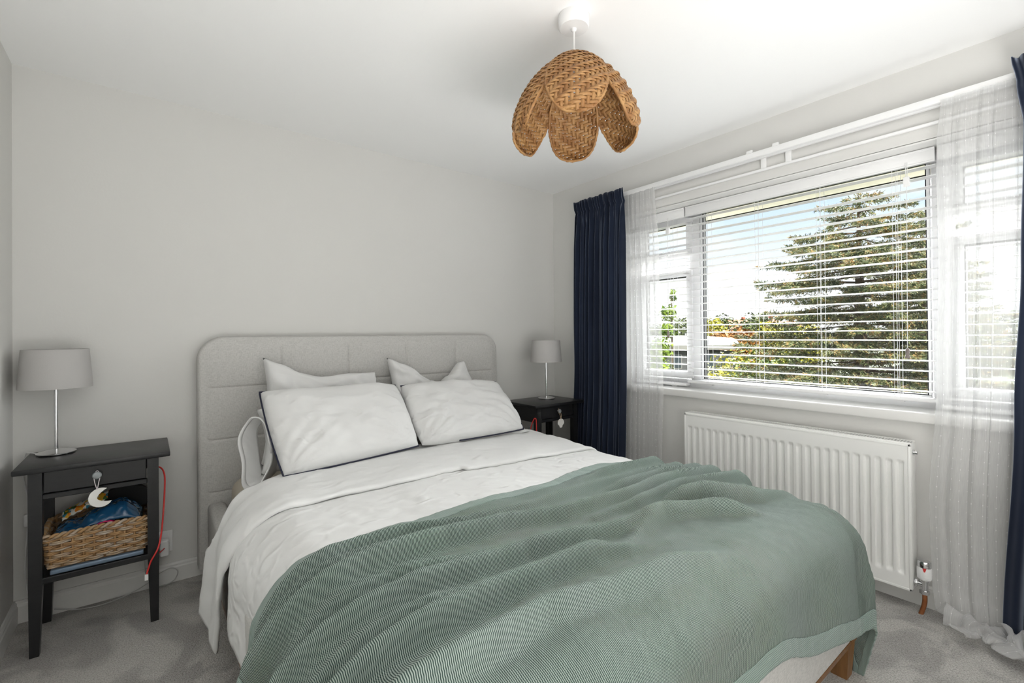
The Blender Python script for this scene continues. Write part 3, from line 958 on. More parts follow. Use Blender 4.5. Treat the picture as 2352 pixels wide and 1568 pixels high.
for i in range(12):
    y = -0.20 - i * 0.165
    MB().box((-2.316, y - 0.035, 0.236), (-0.764, y + 0.035, 0.250)).build('bed_slat', M['oak'], bed)
for x in (-2.31, -0.79):
    MB().box((x, -2.17, 0.205), (x + 0.025, -0.12, 0.235)).build('slat_ledge', M['oak'], bed)

# mattress under a fitted beige sheet
mt_ = MB()


def sgn(x): return -1 if x < 0 else 1


bm = bmesh.new()
bmesh.ops.create_cube(bm, size=1)
for v in bm.verts:
    v.co = Vector((-1.54 + v.co.x * 1.53, -1.150 + v.co.y * 2.03, 0.375 + v.co.z * 0.245))
bmesh.ops.bevel(bm, geom=bm.edges[:], offset=0.07, segments=6, affect='EDGES', profile=0.5)
mt_.bm(bm)
tag(mt_.build('mattress', M['sheet'], None, smooth=True), 'mattress in a beige fitted sheet showing under the pillows', 'mattress')

# ------------------------------------------------------------------ draped bedding
XC, DA, YFOOT, RC, ZT = -1.54, 0.745, -2.145, 0.115, 0.572


def drape(s, t, off, flare=0.0, rc=RC):
    da = DA
    if s < 0:
        da, rc = 0.685, 0.17          # softer roll-over on the left side
    sx = max(0.0, abs(s) - da)
    st = max(0.0, YFOOT - t)
    d = math.hypot(sx, st)
    rc = rc + (RC - rc) * (st / d if d > 0 else 0)
    R_ = rc + off
    arc = R_ * PI / 2
    if d < 1e-9:
        h = drop = 0.0; nx = ny = 0.0
    else:
        nx, ny = sx / d, st / d
        if d < arc:
            h = R_ * math.sin(d / R_); drop = R_ * (1 - math.cos(d / R_))
        else:
            h = R_ + flare * (d - arc); drop = R_ + (d - arc)
    x = XC + sgn(s) * (min(abs(s), da) + h * nx)
    y = max(t, YFOOT) - h * ny
    q = min(1.0, abs(s) / DA)
    crown = 0.014 * (1 - q * q) - 0.010 * max(0.0, s / DA) ** 2
    return (x, y, ZT + crown + off - drop)


def crease(s, t, seed, sc_=1.0):
    """soft hand-made wrinkles, a few cm long"""
    a = noise.ridged_multi_fractal(Vector((s * 3.1 * sc_ + seed, t * 5.0 * sc_, seed)), 1.0, 2.1, 3, 1.0, 2.0)
    return a


def duvet_off(s, t):
    o = 0.012 * nz(s * 2.1 + 3, t * 2.3, 1) + 0.006 * nz(s * 6, t * 5, 2)
    o += 0.0022 * (crease(s, t, 5.2, 2.2) - 0.8) + 0.0024 * nz(s * 22 + t * 9, t * 20, 5) + 0.0013 * nz(s * 45 - t * 30, t * 38 + s * 12, 9)
    return o


LS, RS = -1.16, 0.97


def head_t(s):
    return interp([(-1.35, -0.655), (-1.15, -0.70), (-0.92, -0.755), (-0.75, -0.715), (-0.55, -0.60), (0.6, -0.57), (1.1, -0.62)], s)


def duvet_fn(u, v):
    s = lerp(LS, RS, u)
    t = lerp(head_t(s), YFOOT - 0.16, v)
    lf = 0.0
    if abs(s) > DA:
        lf = 0.018 * math.sin(t * 11 + 0.6) * min(1, (abs(s) - DA) / 0.25)
    return drape(s, t, duvet_off(s, t) + lf, 0.03)


mb = MB(); mb.grid(duvet_fn, 150, 150, lambda u, v: (lerp(LS, RS, u), v * 2))
duv = mb.build('duvet', M['linen2'], None, smooth='all')
md = duv.modifiers.new('thickness', 'SOLIDIFY'); md.thickness = 0.03; md.offset = 1
tag(duv, 'white cotton duvet covering the bed with its top edge turned back', 'duvet')


def flap_edge(s):
    """free edge of the turned-back part"""
    if s > 0:
        return -1.075 - 0.03 * math.sin(s * 3) + 0.012 * nz(s * 5, 1)
    e_ = -1.055 + 0.012 * nz(s * 5, 1)
    if s < -DA:
        e_ += 0.17 * ((-DA - s) / 0.60) ** 1.3
    return e_


def flap_fn(u, v):
    s = lerp(-1.30, 1.05, u)
    e_ = flap_edge(s)
    t0 = head_t(s)
    t = lerp(t0, e_, v)
    off = duvet_off(s, t) * 1.0
    lift = 0.022 - 0.004 * max(0, v - 0.75) / 0.25
    lift += 0.004 * nz(s * 4 + 7, t * 6, 3) + 0.003 * (crease(s, t, 9.1, 1.6) - 0.8)
    # rolled free edge
    if v > 0.965:
        lift -= 0.011 * ((v - 0.965) / 0.035) ** 2
    fl = 0.02
    if s < -DA:
        q = min(1.0, (-s - DA) / 0.3)
        lift += q * (0.012 * math.sin(t * 26 + 1.0) + 0.010 * math.sin(t * 43)) + 0.012 * q
        fl = 0.075
    return drape(s, t, off + lift, fl)


mb = MB(); mb.grid(flap_fn, 190, 60, lambda u, v: (u * 2.3, v * .55))
fo = mb.build('turned_back_edge', M['linen'], duv, smooth='all')
md = fo.modifiers.new('thickness', 'SOLIDIFY'); md.thickness = 0.012; md.offset = 1

# ------------------------------------------------------------------ knitted throw
RIDGES = {
    'A': (0.016, 0.030, [(-2.6, -1.52), (-2.18, -1.53), (-2.03, -1.54), (-1.87, -1.6), (-1.65, -1.62), (-1.47, -1.61), (-1.25, -1.6), (-0.95, -1.61), (-0.5, -1.60)]),
    'B': (0.024, 0.034, [(-2.6, -1.64), (-2.18, -1.66), (-1.98, -1.67), (-1.79, -1.7), (-1.6, -1.75), (-1.33, -1.78), (-1.02, -1.77), (-0.5, -1.76)]),
    'C': (0.024, 0.036, [(-2.6, -1.80), (-2.23, -1.83), (-2.02, -1.85), (-1.85, -1.86), (-1.67, -1.9), (-1.42, -1.95), (-1.25, -1.98)]),
    'D': (0.028, 0.036, [(-2.6, -1.985), (-2.2, -1.980), (-2.01, -1.972), (-1.86, -1.98), (-1.7, -1.99), (-1.52, -2.03)]),
    'F': (0.026, 0.040, [(-2.6, -2.10), (-2.2, -2.10), (-1.99, -2.09), (-1.82, -2.12), (-1.67, -2.14), (-1.51, -2.17), (-1.41, -2.18)]),
    'G': (0.022, 0.030, [(-1.70, -2.03), (-1.52, -1.97), (-1.39, -1.95), (-1.22, -2.01), (-1.14, -2.06), (-1.05, -2.15)]),
    'H': (0.030, 0.026, [(-1.42, -1.91), (-1.28, -1.91), (-1.15, -1.94), (-1.03, -1.99), (-0.93, -2.03), (-0.60, -2.08)]),
    'I': (0.022, 0.026, [(-1.55, -1.70), (-1.32, -1.70), (-1.06, -1.70), (-0.9, -1.70), (-0.5, -1.69)]),
    'J': (0.022, 0.028, [(-1.64, -1.81), (-1.37, -1.84), (-1.11, -1.84), (-0.87, -1.87), (-0.5, -1.88)]),
    'L': (0.012, 0.020, [(-2.7, -1.575), (-2.3, -1.58), (-2.1, -1.60), (-1.9, -1.635)]),
    'M': (0.013, 0.022, [(-2.7, -1.725), (-2.3, -1.74), (-2.1, -1.755), (-1.85, -1.775)]),
    'N': (0.013, 0.022, [(-2.7, -1.885), (-2.3, -1.90), (-2.1, -1.905), (-1.9, -1.915)]),
    'K': (0.016, 0.026, [(-1.35, -1.50), (-1.1, -1.49), (-0.85, -1.49), (-0.5, -1.47)]),
}


def seg_dist(px, py, pts):
    best, side_, par = 9e9, 0, 0
    n = len(pts) - 1
    for i in range(n):
        ax, ay = pts[i]; bx, by = pts[i + 1]
        dx, dy = bx - ax, by - ay
        L2 = dx * dx + dy * dy
        q = ((px - ax) * dx + (py - ay) * dy) / L2
        q = min(1, max(0, q))
        ex, ey = px - (ax + q * dx), py - (ay + q * dy)
        d = ex * ex + ey * ey
        if d < best:
            best = d; side_ = ey; par = (i + q) / n
    return math.sqrt(best), side_, par


def throw_off(s, t):
    x = XC + s
    o = 0.010 + duvet_off(s, t) + 0.004 * nz(s * 3 + 9, t * 3, 7)
    for key, (A_, w_, pts) in RIDGES.items():
        d, sd, par = seg_dist(x, t, pts)
        if d > 4 * w_:
            continue
        # steeper on the foot side, long slope towards the head
        w2 = w_ * (1.05 if sd > 0 else 0.46)
        end = min(1, par / 0.30 if pts[0][0] > -2.5 else 1, (1 - par) / 0.30)
        end = end * end * (3 - 2 * end)
        if key in 'ABIJK':
            end = 1 if key in 'AB' else min(1, par / 0.3)
        elif key in 'LMN':
            end = min(1, (1 - par) / 0.4)
        o += 2.3 * A_ * end * math.exp(-(d / w2) ** 1.6) * (0.85 + 0.3 * nz(x * 3, t * 2, 3))
    return o


def head_edge(s):
    return interp([(-1.15, -1.43), (-0.75, -1.455), (0.1, -1.44), (0.35, -1.39), (0.5, -1.37), (0.7, -1.42), (1.1, -1.46)], s) + 0.01 * nz(s * 4, 2)


TL, TR = -1.07, 1.19


def foot_edge(s):
    return YFOOT - interp([(-1.1, 0.20), (-0.4, 0.26), (0.07, 0.315), (0.75, 0.455), (1.2, 0.51)], s)


def throw_fn(u, v):
    s = lerp(TL, TR, u)
    t = lerp(head_edge(s), foot_edge(s), v)
    off = throw_off(s, t)
    sx = max(0.0, abs(s) - DA); st = max(0.0, YFOOT - t)
    if sx > 0 and s < 0:
        off += 0.012 * math.sin(t * 30) * min(1, sx / 0.2)
    if st > 0 and sx > 0:
        th = math.atan2(st, sx)
        off += (0.020 + 0.035 * math.sin(th * 6 + 0.4)) * math.sin(2 * th) * min(1, math.hypot(sx, st) / 0.35)
    elif st > 0:
        off += 0.010 * math.sin(s * 13) * min(1, st / 0.25)
    return drape(s, t, off, 0.05)


def throw_uv(u, v):
    s = lerp(TL, TR, u)
    return (s, lerp(head_edge(s), foot_edge(s), v))


HEMU, HEMV = 0.050 / (TR - TL), 0.046
mb = MB(); mb.grid(lambda u, v: throw_fn(lerp(HEMU, 1 - HEMU, u), lerp(HEMV, 1 - HEMV, v)), 300, 300, lambda u, v: throw_uv(lerp(HEMU, 1 - HEMU, u), lerp(HEMV, 1 - HEMV, v)))
thr = mb.build('throw_blanket', M['knit'], None, smooth='all')
md = thr.modifiers.new('thickness', 'SOLIDIFY'); md.thickness = 0.006; md.offset = -1
tag(thr, 'sage green knitted throw draped in folds over the foot of the bed', 'blanket')


def hem(u0, u1, v0, v1, nu, nv, swap):
    mb = MB()
    mb.grid(lambda u, v: throw_fn(lerp(u0, u1, u), lerp(v0, v1, v)), nu, nv,
            lambda u, v: (throw_uv(lerp(u0, u1, u), lerp(v0, v1, v))[::-1] if swap else throw_uv(lerp(u0, u1, u), lerp(v0, v1, v))))
    o = mb.build('border', M['knit_hem'], thr, smooth='all')
    md = o.modifiers.new('thickness', 'SOLIDIFY'); md.thickness = 0.007; md.offset = -1
    o['label'] = 'plain knitted border'


hem(0, 1, 0, HEMV, 300, 8, True)
hem(0, 1, 1 - HEMV, 1, 300, 8, True)
hem(0, HEMU, HEMV, 1 - HEMV, 6, 170, False)
hem(1 - HEMU, 1, HEMV, 1 - HEMV, 6, 170, False)

# ------------------------------------------------------------------ pillows


def pillow(label, B0, B1, T0, T1, thick, seed, material, piping=False, top=None, facing=(0, -1, 0.4), wr=0.006, nu=56, nv=40, sag=0.0, pin=0.045, full=0.42):
    """B0,B1 bottom corners, T0,T1 top corners; top: table (u,dz) for the upper edge"""
    B0, B1, T0, T1 = (Vector(p) for p in (B0, B1, T0, T1))
    n = (B1 - B0).cross(T0 - B0).normalized()
    if n.dot(Vector(facing)) < 0:
        n = -n
    vdir = (T0 - B0).normalized()

    def base(u, v):
        # edges pulled in between the corners
        uu = u + (u - 0.5) * -2 * pin * (1 - (2 * v - 1) ** 2) * (abs(2 * u - 1) ** 3)
        vv = v + (v - 0.5) * -2 * pin * (1 - (2 * u - 1) ** 2) * (abs(2 * v - 1) ** 3)
        p = (B0 * (1 - uu) + B1 * uu) * (1 - vv) + (T0 * (1 - uu) + T1 * uu) * vv
        if top:
            p = p + Vector((0, 0, 1)) * interp(top, u) * v ** 2.2
        return p

    def half(u, v, sg):
        a, b = 2 * u - 1, 2 * v - 1
        h = ((1 - a ** 4) * (1 - b ** 4))
        h = max(0, h) ** full
        p = base(u, v)
        d = thick * h
        wv = wr * h * (nz(u * 7 + seed, v * 5, seed) + 0.7 * (crease(u * 1.2, v, seed, 1.0) - 0.9) + 0.8 * nz(u * 4 + v * 9, v * 3 - u * 4, seed + 4))
        # creases fanning from the lower corners
        wv += wr * 0.9 * h * math.sin(26 * math.atan2(v + 0.06, u + 0.03) + 3 * nz(u * 3, v * 3, seed)) * math.exp(-4.0 * math.hypot(u, v)) * 2
        wv += wr * 0.9 * h * math.sin(24 * math.atan2(v + 0.06, 1.03 - u) + 3 * nz(u * 3, v * 3, seed + 1)) * math.exp(-4.0 * math.hypot(1 - u, v)) * 2
        return p + n * (sg * d + (wv if sg > 0 else 0)) - Vector((0, 0, sag * h))

    mb = MB()
    mb.grid(lambda u, v: half(u, v, 1), nu, nv)
    mb.grid(lambda u, v: half(1 - u, v, -0.75), nu, nv)
    o = mb.build('pillow', material, None, smooth='all', weld=True)
    tag(o, label, 'pillow', 'white pillows on the bed')
    if piping:
        bot = [base(i / nu, 0) + n * 0.002 for i in range(nu + 1)]
        topp = [base(i / nu, 1) + n * 0.002 for i in range(nu + 1)]
        if piping == 'left':
            path = bot[::-1] + [base(0, i / nv) + n * 0.002 for i in range(1, nv)] + topp
        else:
            path = bot[nu // 3:] + [base(1, i / nv) + n * 0.002 for i in range(1, nv)] + topp[::-1]
        q = MB().tube(path, 0.0042, 7).build('piping', M['piping'], o, smooth='all')
        q['label'] = 'navy piped edge'
    return o


pillow('white pillow propped on the headboard at left, with one peaked corner', (-2.20, -0.32, 0.56), (-1.56, -0.32, 0.56), (-2.165, -0.185, 1.070), (-1.585, -0.185, 0.965), 0.075, 3, M['linen'],
       top=[(0, 0.0), (0.13, -0.012), (0.28, -0.040), (0.44, -0.045), (0.75, -0.012), (1, 0.0)], wr=0.020, full=0.30)
pillow('white pillow propped on the headboard at right, dented into a deep V', (-1.52, -0.32, 0.56), (-0.86, -0.32, 0.56), (-1.515, -0.185, 1.044), (-0.985, -0.185, 1.005), 0.070, 9, M['linen'],
       top=[(0, 0.0), (0.15, -0.02), (0.5, -0.115), (0.62, -0.135), (0.75, -0.085), (0.92, -0.005), (1, 0.0)], wr=0.022, full=0.30)
mid = pillow('white pillow with an open case end, tucked behind the piped left pillow', (-2.225, -0.47, 0.560), (-1.56, -0.47, 0.56), (-2.215, -0.30, 0.83), (-1.56, -0.30, 0.83), 0.080, 14, M['linen'], wr=0.010)
# open end of its case, left side
cf = MB()


def cuff(u, v):
    a = 2 * PI * u
    hc, zv = math.cos(a), math.sin(a)
    k_ = v
    ax = Vector((-0.62, -0.78, 0.0)); hz_ = Vector((0.78, -0.62, 0.0))
    c_ = Vector((-2.180, -0.420, 0.672)) + ax * (0.125 * k_)
    rh = lerp(0.060, 0.070, k_) * (1 + 0.12 * math.sin(3 * a + 1)); rz = lerp(0.125, 0.150, k_) * (1 + 0.05 * math.sin(2 * a))
    p_ = c_ + hz_ * (hc * rh) + Vector((0, 0, zv * rz))
    p_ += Vector((0, 0.30 * zv * rz, 0)) + ax * (0.010 * math.sin(5 * a) * k_ - 0.014 * zv * k_)
    return p_


cf.grid(cuff, 48, 10, lambda u, v: (u, v))
co = cf.build('open_cuff', M['linen'], mid, smooth='all')
md = co.modifiers.new('thickness', 'SOLIDIFY'); md.thickness = 0.004
cf = MB(); cf.grid(lambda u, v: cuff(u, lerp(0.84, 1.02, v)), 48, 2, lambda u, v: (u, v))
co = cf.build('cuff_hem', M['linen'], mid, smooth='all')
md = co.modifiers.new('thickness', 'SOLIDIFY'); md.thickness = 0.005
pillow('white pillow lying flat under the right piped pillow', (-1.46, -0.68, 0.604), (-0.82, -0.665, 0.600), (-1.46, -0.28, 0.62), (-0.82, -0.28, 0.61), 0.030, 21, M['linen'], facing=(0, 0, 1), wr=0.005)
pillow('front left white pillow with navy piping down its side', (-2.180, -0.700, 0.598), (-1.565, -0.690, 0.628), (-2.214, -0.385, 0.918), (-1.548, -0.380, 0.900), 0.080, 27, M['linen2'], 'left', wr=0.008,
       top=[(0, 0.0), (0.25, -0.010), (0.5, -0.006), (0.8, 0.002), (1, 0.0)], pin=-0.012)
pillow('front right white pillow with navy piping, crumpled toward the corner', (-1.545, -0.690, 0.628), (-0.880, -0.670, 0.618), (-1.515, -0.370, 0.893), (-0.865, -0.365, 0.872), 0.072, 33, M['linen2'], 'right', wr=0.013, sag=0.004, pin=-0.02)

# ------------------------------------------------------------------ bedside tables


def nightstand(x0, y0, label, knob_mat):
    """x0,y0: left front corner of the top"""
    w_, d_ = 0.46, 0.35
    t = thing('nightstand', label, 'nightstand', (x0 + w_ / 2, y0 + d_ / 2, 0), 'black bedside tables')
    x1, y1 = x0 + w_, y0 + d_
    MB().rbox((x0, y0, 0.680), (x1, y1, 0.700), 0.004, 2).build('table_top', M['black'], t, smooth=True)
    lx0, lx1, ly0, ly1 = x0 + 0.038, x1 - 0.038, y0 + 0.028, y1 - 0.02
    lw = 0.038
    for sx in (0, 1):
        for sy in (0, 1):
            ax = lx0 if sx == 0 else lx1 - lw
            ay = ly0 if sy == 0 else ly1 - lw
            tp = 0.009
            bx0 = ax + (tp if sx == 1 else 0.002); bx1 = ax + lw - (tp if sx == 0 else 0.002)
            by0 = ay + (tp if sy == 1 else 0.002); by1 = ay + lw - (tp if sy == 0 else 0.002)
            zt, zm = 0.680, 0.27
            mb = MB()
            ring = lambda a, b, c, d, z: [(a, c, z), (b, c, z), (b, d, z), (a, d, z)]
            vs = ring(bx0, bx1, by0, by1, 0) + ring(ax, ax + lw, ay, ay + lw, zm) + ring(ax, ax + lw, ay, ay + lw, zt)
            fs = [(0, 3, 2, 1), (8, 9, 10, 11)]
            for k_ in (0, 4):
                for i in range(4):
                    fs.append((k_ + i, k_ + (i + 1) % 4, k_ + 4 + (i + 1) % 4, k_ + 4 + i))
            mb.add(vs, fs).build('leg', M['black'], t)
    for nm, a, b in (('side_apron', (lx0 + 0.006, ly0 + lw, 0.575), (lx0 + 0.022, ly1 - lw, 0.680)), ('side_apron', (lx1 - 0.022, ly0 + lw, 0.575), (lx1 - 0.006, ly1 - lw, 0.680)),
                     ('back_apron', (lx0 + lw, ly1 - 0.022, 0.575), (lx1 - lw, ly1 - 0.006, 0.680)), ('front_rail', (lx0 + lw, ly0 + 0.002, 0.575), (lx1 - lw, ly0 + 0.024, 0.593)),
                     ('shelf', (lx0 + 0.006, ly0 + 0.004, 0.260), (lx1 - 0.006, ly1 - 0.004, 0.282))):
        MB().rbox(a, b, 0.002, 1).build(nm, M['black'], t)
    dr = MB().rbox((lx0 + lw + 0.003, ly0 + 0.004, 0.597), (lx1 - lw - 0.003, ly0 + 0.022, 0.677), 0.002, 1).build('drawer', M['black'], t)
    cx = (x0 + x1) / 2
    MB().lathe([(0.006, 0.0), (0.006, -0.012), (0.012, -0.015), (0.0145, -0.020), (0.012, -0.025), (0.006, -0.0275)], (cx, ly0 + 0.004, 0.641), 20, 'y').build('knob', knob_mat, dr, smooth=True)
    return t, (cx, ly0 + 0.004 - 0.014, 0.641)


ns1, knob1 = nightstand(-3.006, -0.3785, 'black bedside table holding a wicker basket on its lower shelf', M['grey_knob'])
ns2, knob2 = nightstand(-0.600, -0.455, 'black bedside table in the corner beside the navy curtain', M['grey_knob'])


def hanging(label, name, knob, shape, zc, off, smat, thick=0.004):
    """flat wooden ornament on a string loop hung over a drawer knob"""
    t = thing(name, label, 'ornament', (knob[0], knob[1], zc))
    kx, ky, kz = knob
    y = ky - 0.018
    pts = [(kx + off[0] + px, y, zc + pz) for px, pz in shape]
    MB().prism(pts, (0, thick, 0)).build('pendant_shape', M['moon'], t)
    ztop_ = max(p[2] for p in pts if abs(p[0] - kx) < 0.02)
    path = spline([(kx + 0.001, y + 0.001, ztop_ - 0.006), (kx - 0.006, y + 0.003, (ztop_ + kz) / 2), (kx - 0.009, ky + 0.001, kz - 0.002), (kx, ky + 0.003, kz + 0.0165), (kx + 0.009, ky + 0.001, kz - 0.002), (kx + 0.006, y + 0.003, (ztop_ + kz) / 2), (kx + 0.001, y + 0.001, ztop_ - 0.006)], 7)
    MB().tube(path, 0.0014, 6).build('string', smat, t, smooth=True)
    return t


# crescent: outer arc minus inner arc, horns at upper right and right
def crescent():
    pts = []
    R1 = 0.037
    for i in range(25):
        a = math.radians(62 + i * (330 - 62) / 24)
        pts.append((0.012 + R1 * math.cos(a), R1 * math.sin(a)))
    a0 = math.radians(330); a1 = math.radians(62)
    p0 = Vector((0.012 + R1 * math.cos(a0), R1 * math.sin(a0))); p1 = Vector((0.012 + R1 * math.cos(a1), R1 * math.sin(a1)))
    mid_ = (p0 + p1) / 2
    for i in range(1, 16):
        q = i / 16
        p = p0 * (1 - q) + p1 * q
        inw = Vector((-0.96, -0.28)) * 0.037 * math.sin(PI * q) ** 0.75
        pts.append((p.x + inw.x, p.y + inw.y))
    return pts


hanging('white crescent moon ornament hanging from the left bedside drawer knob', 'moon_ornament', knob1, crescent(), 0.556, (0.0, 0), M['string'])
mush = []
for i in range(15):
    a = math.radians(-10 + 200 * i / 14)
    mush.append((0.030 * math.cos(a), 0.006 + 0.030 * math.sin(a)))
mush += [(-0.022, -0.006), (-0.014, -0.012), (-0.013, -0.020), (-0.006, -0.026), (0.006, -0.026), (0.013, -0.020), (0.014, -0.012), (0.022, -0.006)]
hanging('small white scalloped ornament on a tan string at the corner table', 'cloud_ornament', knob2, mush, 0.555, (0.0, 0), M['tan_string'])

# ------------------------------------------------------------------ table lamps


def table_lamp(x, y, label, group='matching table lamps'):
    z = 0.700
    t = thing('table_lamp', label, 'lamp', (x, y, z), group)
    MB().lathe([(0.058, 0.0), (0.062, 0.004), (0.062, 0.007), (0.052, 0.012), (0.02, 0.017), (0.009, 0.020)], (x, y, z), 40).build('base', M['chrome'], t, smooth=True)
    MB().tube([(x, y, z + 0.016), (x, y, z + 0.30)], 0.0065, 16).build('pole', M['chrome'], t, smooth=True)
    MB().lathe([(0.115, 0.272), (0.1035, 0.430), (0.1015, 0.430), (0.113, 0.272), (0.115, 0.272)], (x, y, z), 56, close=False).build('lamp_shade', M['shade'], t, smooth=True)
    ft = MB()
    for i in range(3):
        a = 2 * PI * i / 3
        ft.tube([(x, y, z + 0.300), (x + 0.110 * math.cos(a), y + 0.110 * math.sin(a), z + 0.31)], 0.0018, 6)
    ft.tube([(x, y, z + 0.292), (x, y, z + 0.325)], 0.016, 14)
    ft.build('shade_holder', M['chrome'], t, smooth=True)
    MB().lathe([(0.012, 0.325), (0.02, 0.345), (0.028, 0.368), (0.024, 0.388), (0.010, 0.398)], (x, y, z), 20).build('bulb', M['plastic'], t, smooth=True)
    return t


l1 = table_lamp(-2.918, -0.112, 'grey shaded chrome table lamp on the bedside table with the basket')
l2 = table_lamp(-0.305, -0.235, 'grey shaded chrome table lamp in the corner beside the navy curtain')
MB().tube(spline([(-2.975, -0.10, 0.705), (-3.005, -0.06, 0.706), (-3.020, -0.028, 0.690), (-3.028, -0.022, 0.61), (-3.016, -0.022, 0.52), (-3.014, -0.022, 0.44)], 8), 0.0022, 7).build('cord', M['plastic'], l1, smooth=True)
MB().rbox((-3.026, -0.032, 0.395), (-3.002, -0.012, 0.445), 0.005, 3).build('switch', M['plastic'], l1, smooth=True)
MB().tube(spline([(-3.014, -0.022, 0.396), (-3.020, -0.022, 0.30), (-3.022, -0.022, 0.18), (-3.012, -0.024, 0.11), (-2.990, -0.026, 0.07)], 8), 0.0022, 7).build('cord', M['plastic'], l1, smooth=True)

# ------------------------------------------------------------------ wicker basket and what is in it
bk = thing('wicker_basket', 'rectangular woven wicker basket on the bedside table shelf', 'basket', (-2.775, -0.20, 0.303))
bx0, bx1, by0, by1 = -2.925, -2.625, -0.325, -0.075


def rrect(q, gx, rad=0.03):
    """point and outward normal on a rounded rectangle, q in 0..1; gx grows outwards"""
    x0, x1, y0, y1 = bx0 - gx, bx1 + gx, by0 - gx, by1 + gx
    w_, d_ = x1 - x0 - 2 * rad, y1 - y0 - 2 * rad
    arcL = rad * PI / 2
    tot = 2 * w_ + 2 * d_ + 4 * arcL
    L = (q % 1) * tot
    segs = [('l', (x0 + rad, y0), (1, 0), w_, (0, -1)), ('a', (x1 - rad, y0 + rad), -90, arcL, None), ('l', (x1, y0 + rad), (0, 1), d_, (1, 0)), ('a', (x1 - rad, y1 - rad), 0, arcL, None),
            ('l', (x1 - rad, y1), (-1, 0), w_, (0, 1)), ('a', (x0 + rad, y1 - rad), 90, arcL, None), ('l', (x0, y1 - rad), (0, -1), d_, (-1, 0)), ('a', (x0 + rad, y0 + rad), 180, arcL, None)]
    for k_, p, d, ln, nn in segs:
        if L <= ln:
            if k_ == 'l':
                return (p[0] + d[0] * L, p[1] + d[1] * L), nn
            a = math.radians(d + 90 * L / ln)
            return (p[0] + rad * math.cos(a), p[1] + rad * math.sin(a)), (math.cos(a), math.sin(a))
        L -= ln
    return (x0 + rad, y0), (0, -1)


NST = 34
rs = random.Random(4)
bz0, bz1 = 0.306, 0.418
NROW = 9
wv1, wv2 = MB(), MB()
for r_ in range(NROW):
    z = lerp(bz0 + 0.006, bz1 - 0.004, r_ / (NROW - 1))
    for k_ in range(2):
        path = []
        ns_ = 170
        for i in range(ns_):
            q = i / ns_
            gx = 0.012 * (z - bz0) / (bz1 - bz0)
            (x, y), nn = rrect(q, gx)
            ph_ = (1 if r_ % 2 else -1) * math.sin(PI * q * NST) * 0.0062
            zz = z + (0.0034 if k_ else -0.0034) + 0.0018 * nz(q * 14, r_ * 3 + k_) + 0.010 * (z - bz0) / (bz1 - bz0) * nz(q * 3, 5)
            path.append((x + nn[0] * ph_, y + nn[1] * ph_, zz))
        (wv1 if rs.random() < 0.55 else wv2).tube(path, 0.0036 + 0.0008 * rs.random(), 6, closed=True)
w1 = wv1.build('weave', M['wicker'], bk, smooth='all'); w1['kind'] = 'stuff'
w2 = wv2.build('weave', M['wicker2'], bk, smooth='all'); w2['kind'] = 'stuff'
for i in range(NST // 2 * 2):
    (x, y), nn = rrect((i + 0.5) / NST, 0.0)
    MB().tube([(x, y, bz0), (x + nn[0] * 0.012, y + nn[1] * 0.012, bz1 + 0.004)], 0.0042, 6).build('stake', M['wicker2'], bk, smooth='all')
for sg in (0, 1):
    path = []
    for i in range(260):
        q = i / 260
        (x, y), nn = rrect(q, 0.013)
        a = 2 * PI * q * 26 + PI * sg
        zc = bz1 + 0.010 + 0.012 * nz(q * 3, 5)
        dx = x - (bx1 + 0.012)
        # raised handle hump on the right end
        hump = 0.028 * math.exp(-((y - (-0.14)) / 0.06) ** 2) if abs(dx) < 0.02 else 0
        path.append((x + nn[0] * 0.0055 * math.cos(a), y + nn[1] * 0.0055 * math.cos(a), zc + hump + 0.0055 * math.sin(a)))
    MB().tube(path, 0.0056, 7, closed=True).build('rim', M['wicker'] if sg else M['wicker2'], bk, smooth='all')
MB().box((bx0 + 0.004, by0 + 0.004, 0.302), (bx1 - 0.004, by1 - 0.004, 0.307)).build('base_mat', M['wicker2'], bk)
tag(MB().rbox((-2.912, -0.338, 0.2835), (-2.635, -0.110, 0.3005), 0.004, 3).build('slim_folder', M['laptop'], None, smooth=True), 'slim blue grey folder lying under the wicker basket', 'folder')


def lump(name, fn, nu, nv, material, label, cat, thick=0.003):
    mb = MB(); mb.grid(fn, nu, nv)
    o = mb.build(name, material, None, smooth='all')
    md = o.modifiers.new('thickness', 'SOLIDIFY'); md.thickness = thick
    return tag(o, label, cat)


def bag_fn(u, v):
    x = lerp(-2.905, -2.640, u); y = lerp(-0.312, -0.150, v)
    e_ = min(1, 4.5 * min(u, 1 - u)) ** 0.5 * min(1, 3.2 * min(v, 1 - v) + 0.1) ** 0.5
    pk = interp([(0, 0.0), (0.12, 0.022), (0.25, 0.016), (0.4, 0.046), (0.6, 0.066), (0.8, 0.075), (0.95, 0.066), (1, 0.05)], u)
    z = 0.418 + pk * e_ + 0.010 * abs(nz(u * 9, v * 6, 3)) + 0.008 * abs(nz(u * 5 + 3 * v, v * 11, 8))
    return (x + 0.006 * nz(v * 6, u * 3), y + 0.008 * nz(u * 7, 2), z)


lump('plastic_bag', bag_fn, 60, 34, M['navy_bag'], 'shiny blue plastic packet lying in the wicker basket', 'bag')


def scarf_fn(u, v):
    x = lerp(-2.895, -2.755, u); a = v * PI
    r = 0.026 + 0.010 * nz(u * 9, v * 4, 2)
    cz = lerp(0.435, 0.492, u ** 0.8)
    return (x, -0.150 - 0.035 * math.cos(a) + 0.02 * u, cz + r * math.sin(a) + 0.006 * nz(u * 14, v * 6, 6))


lump('patterned_scarf', scarf_fn, 46, 18, M['pattern'], 'patterned scarf in orange, white and teal behind the blue packet', 'scarf')


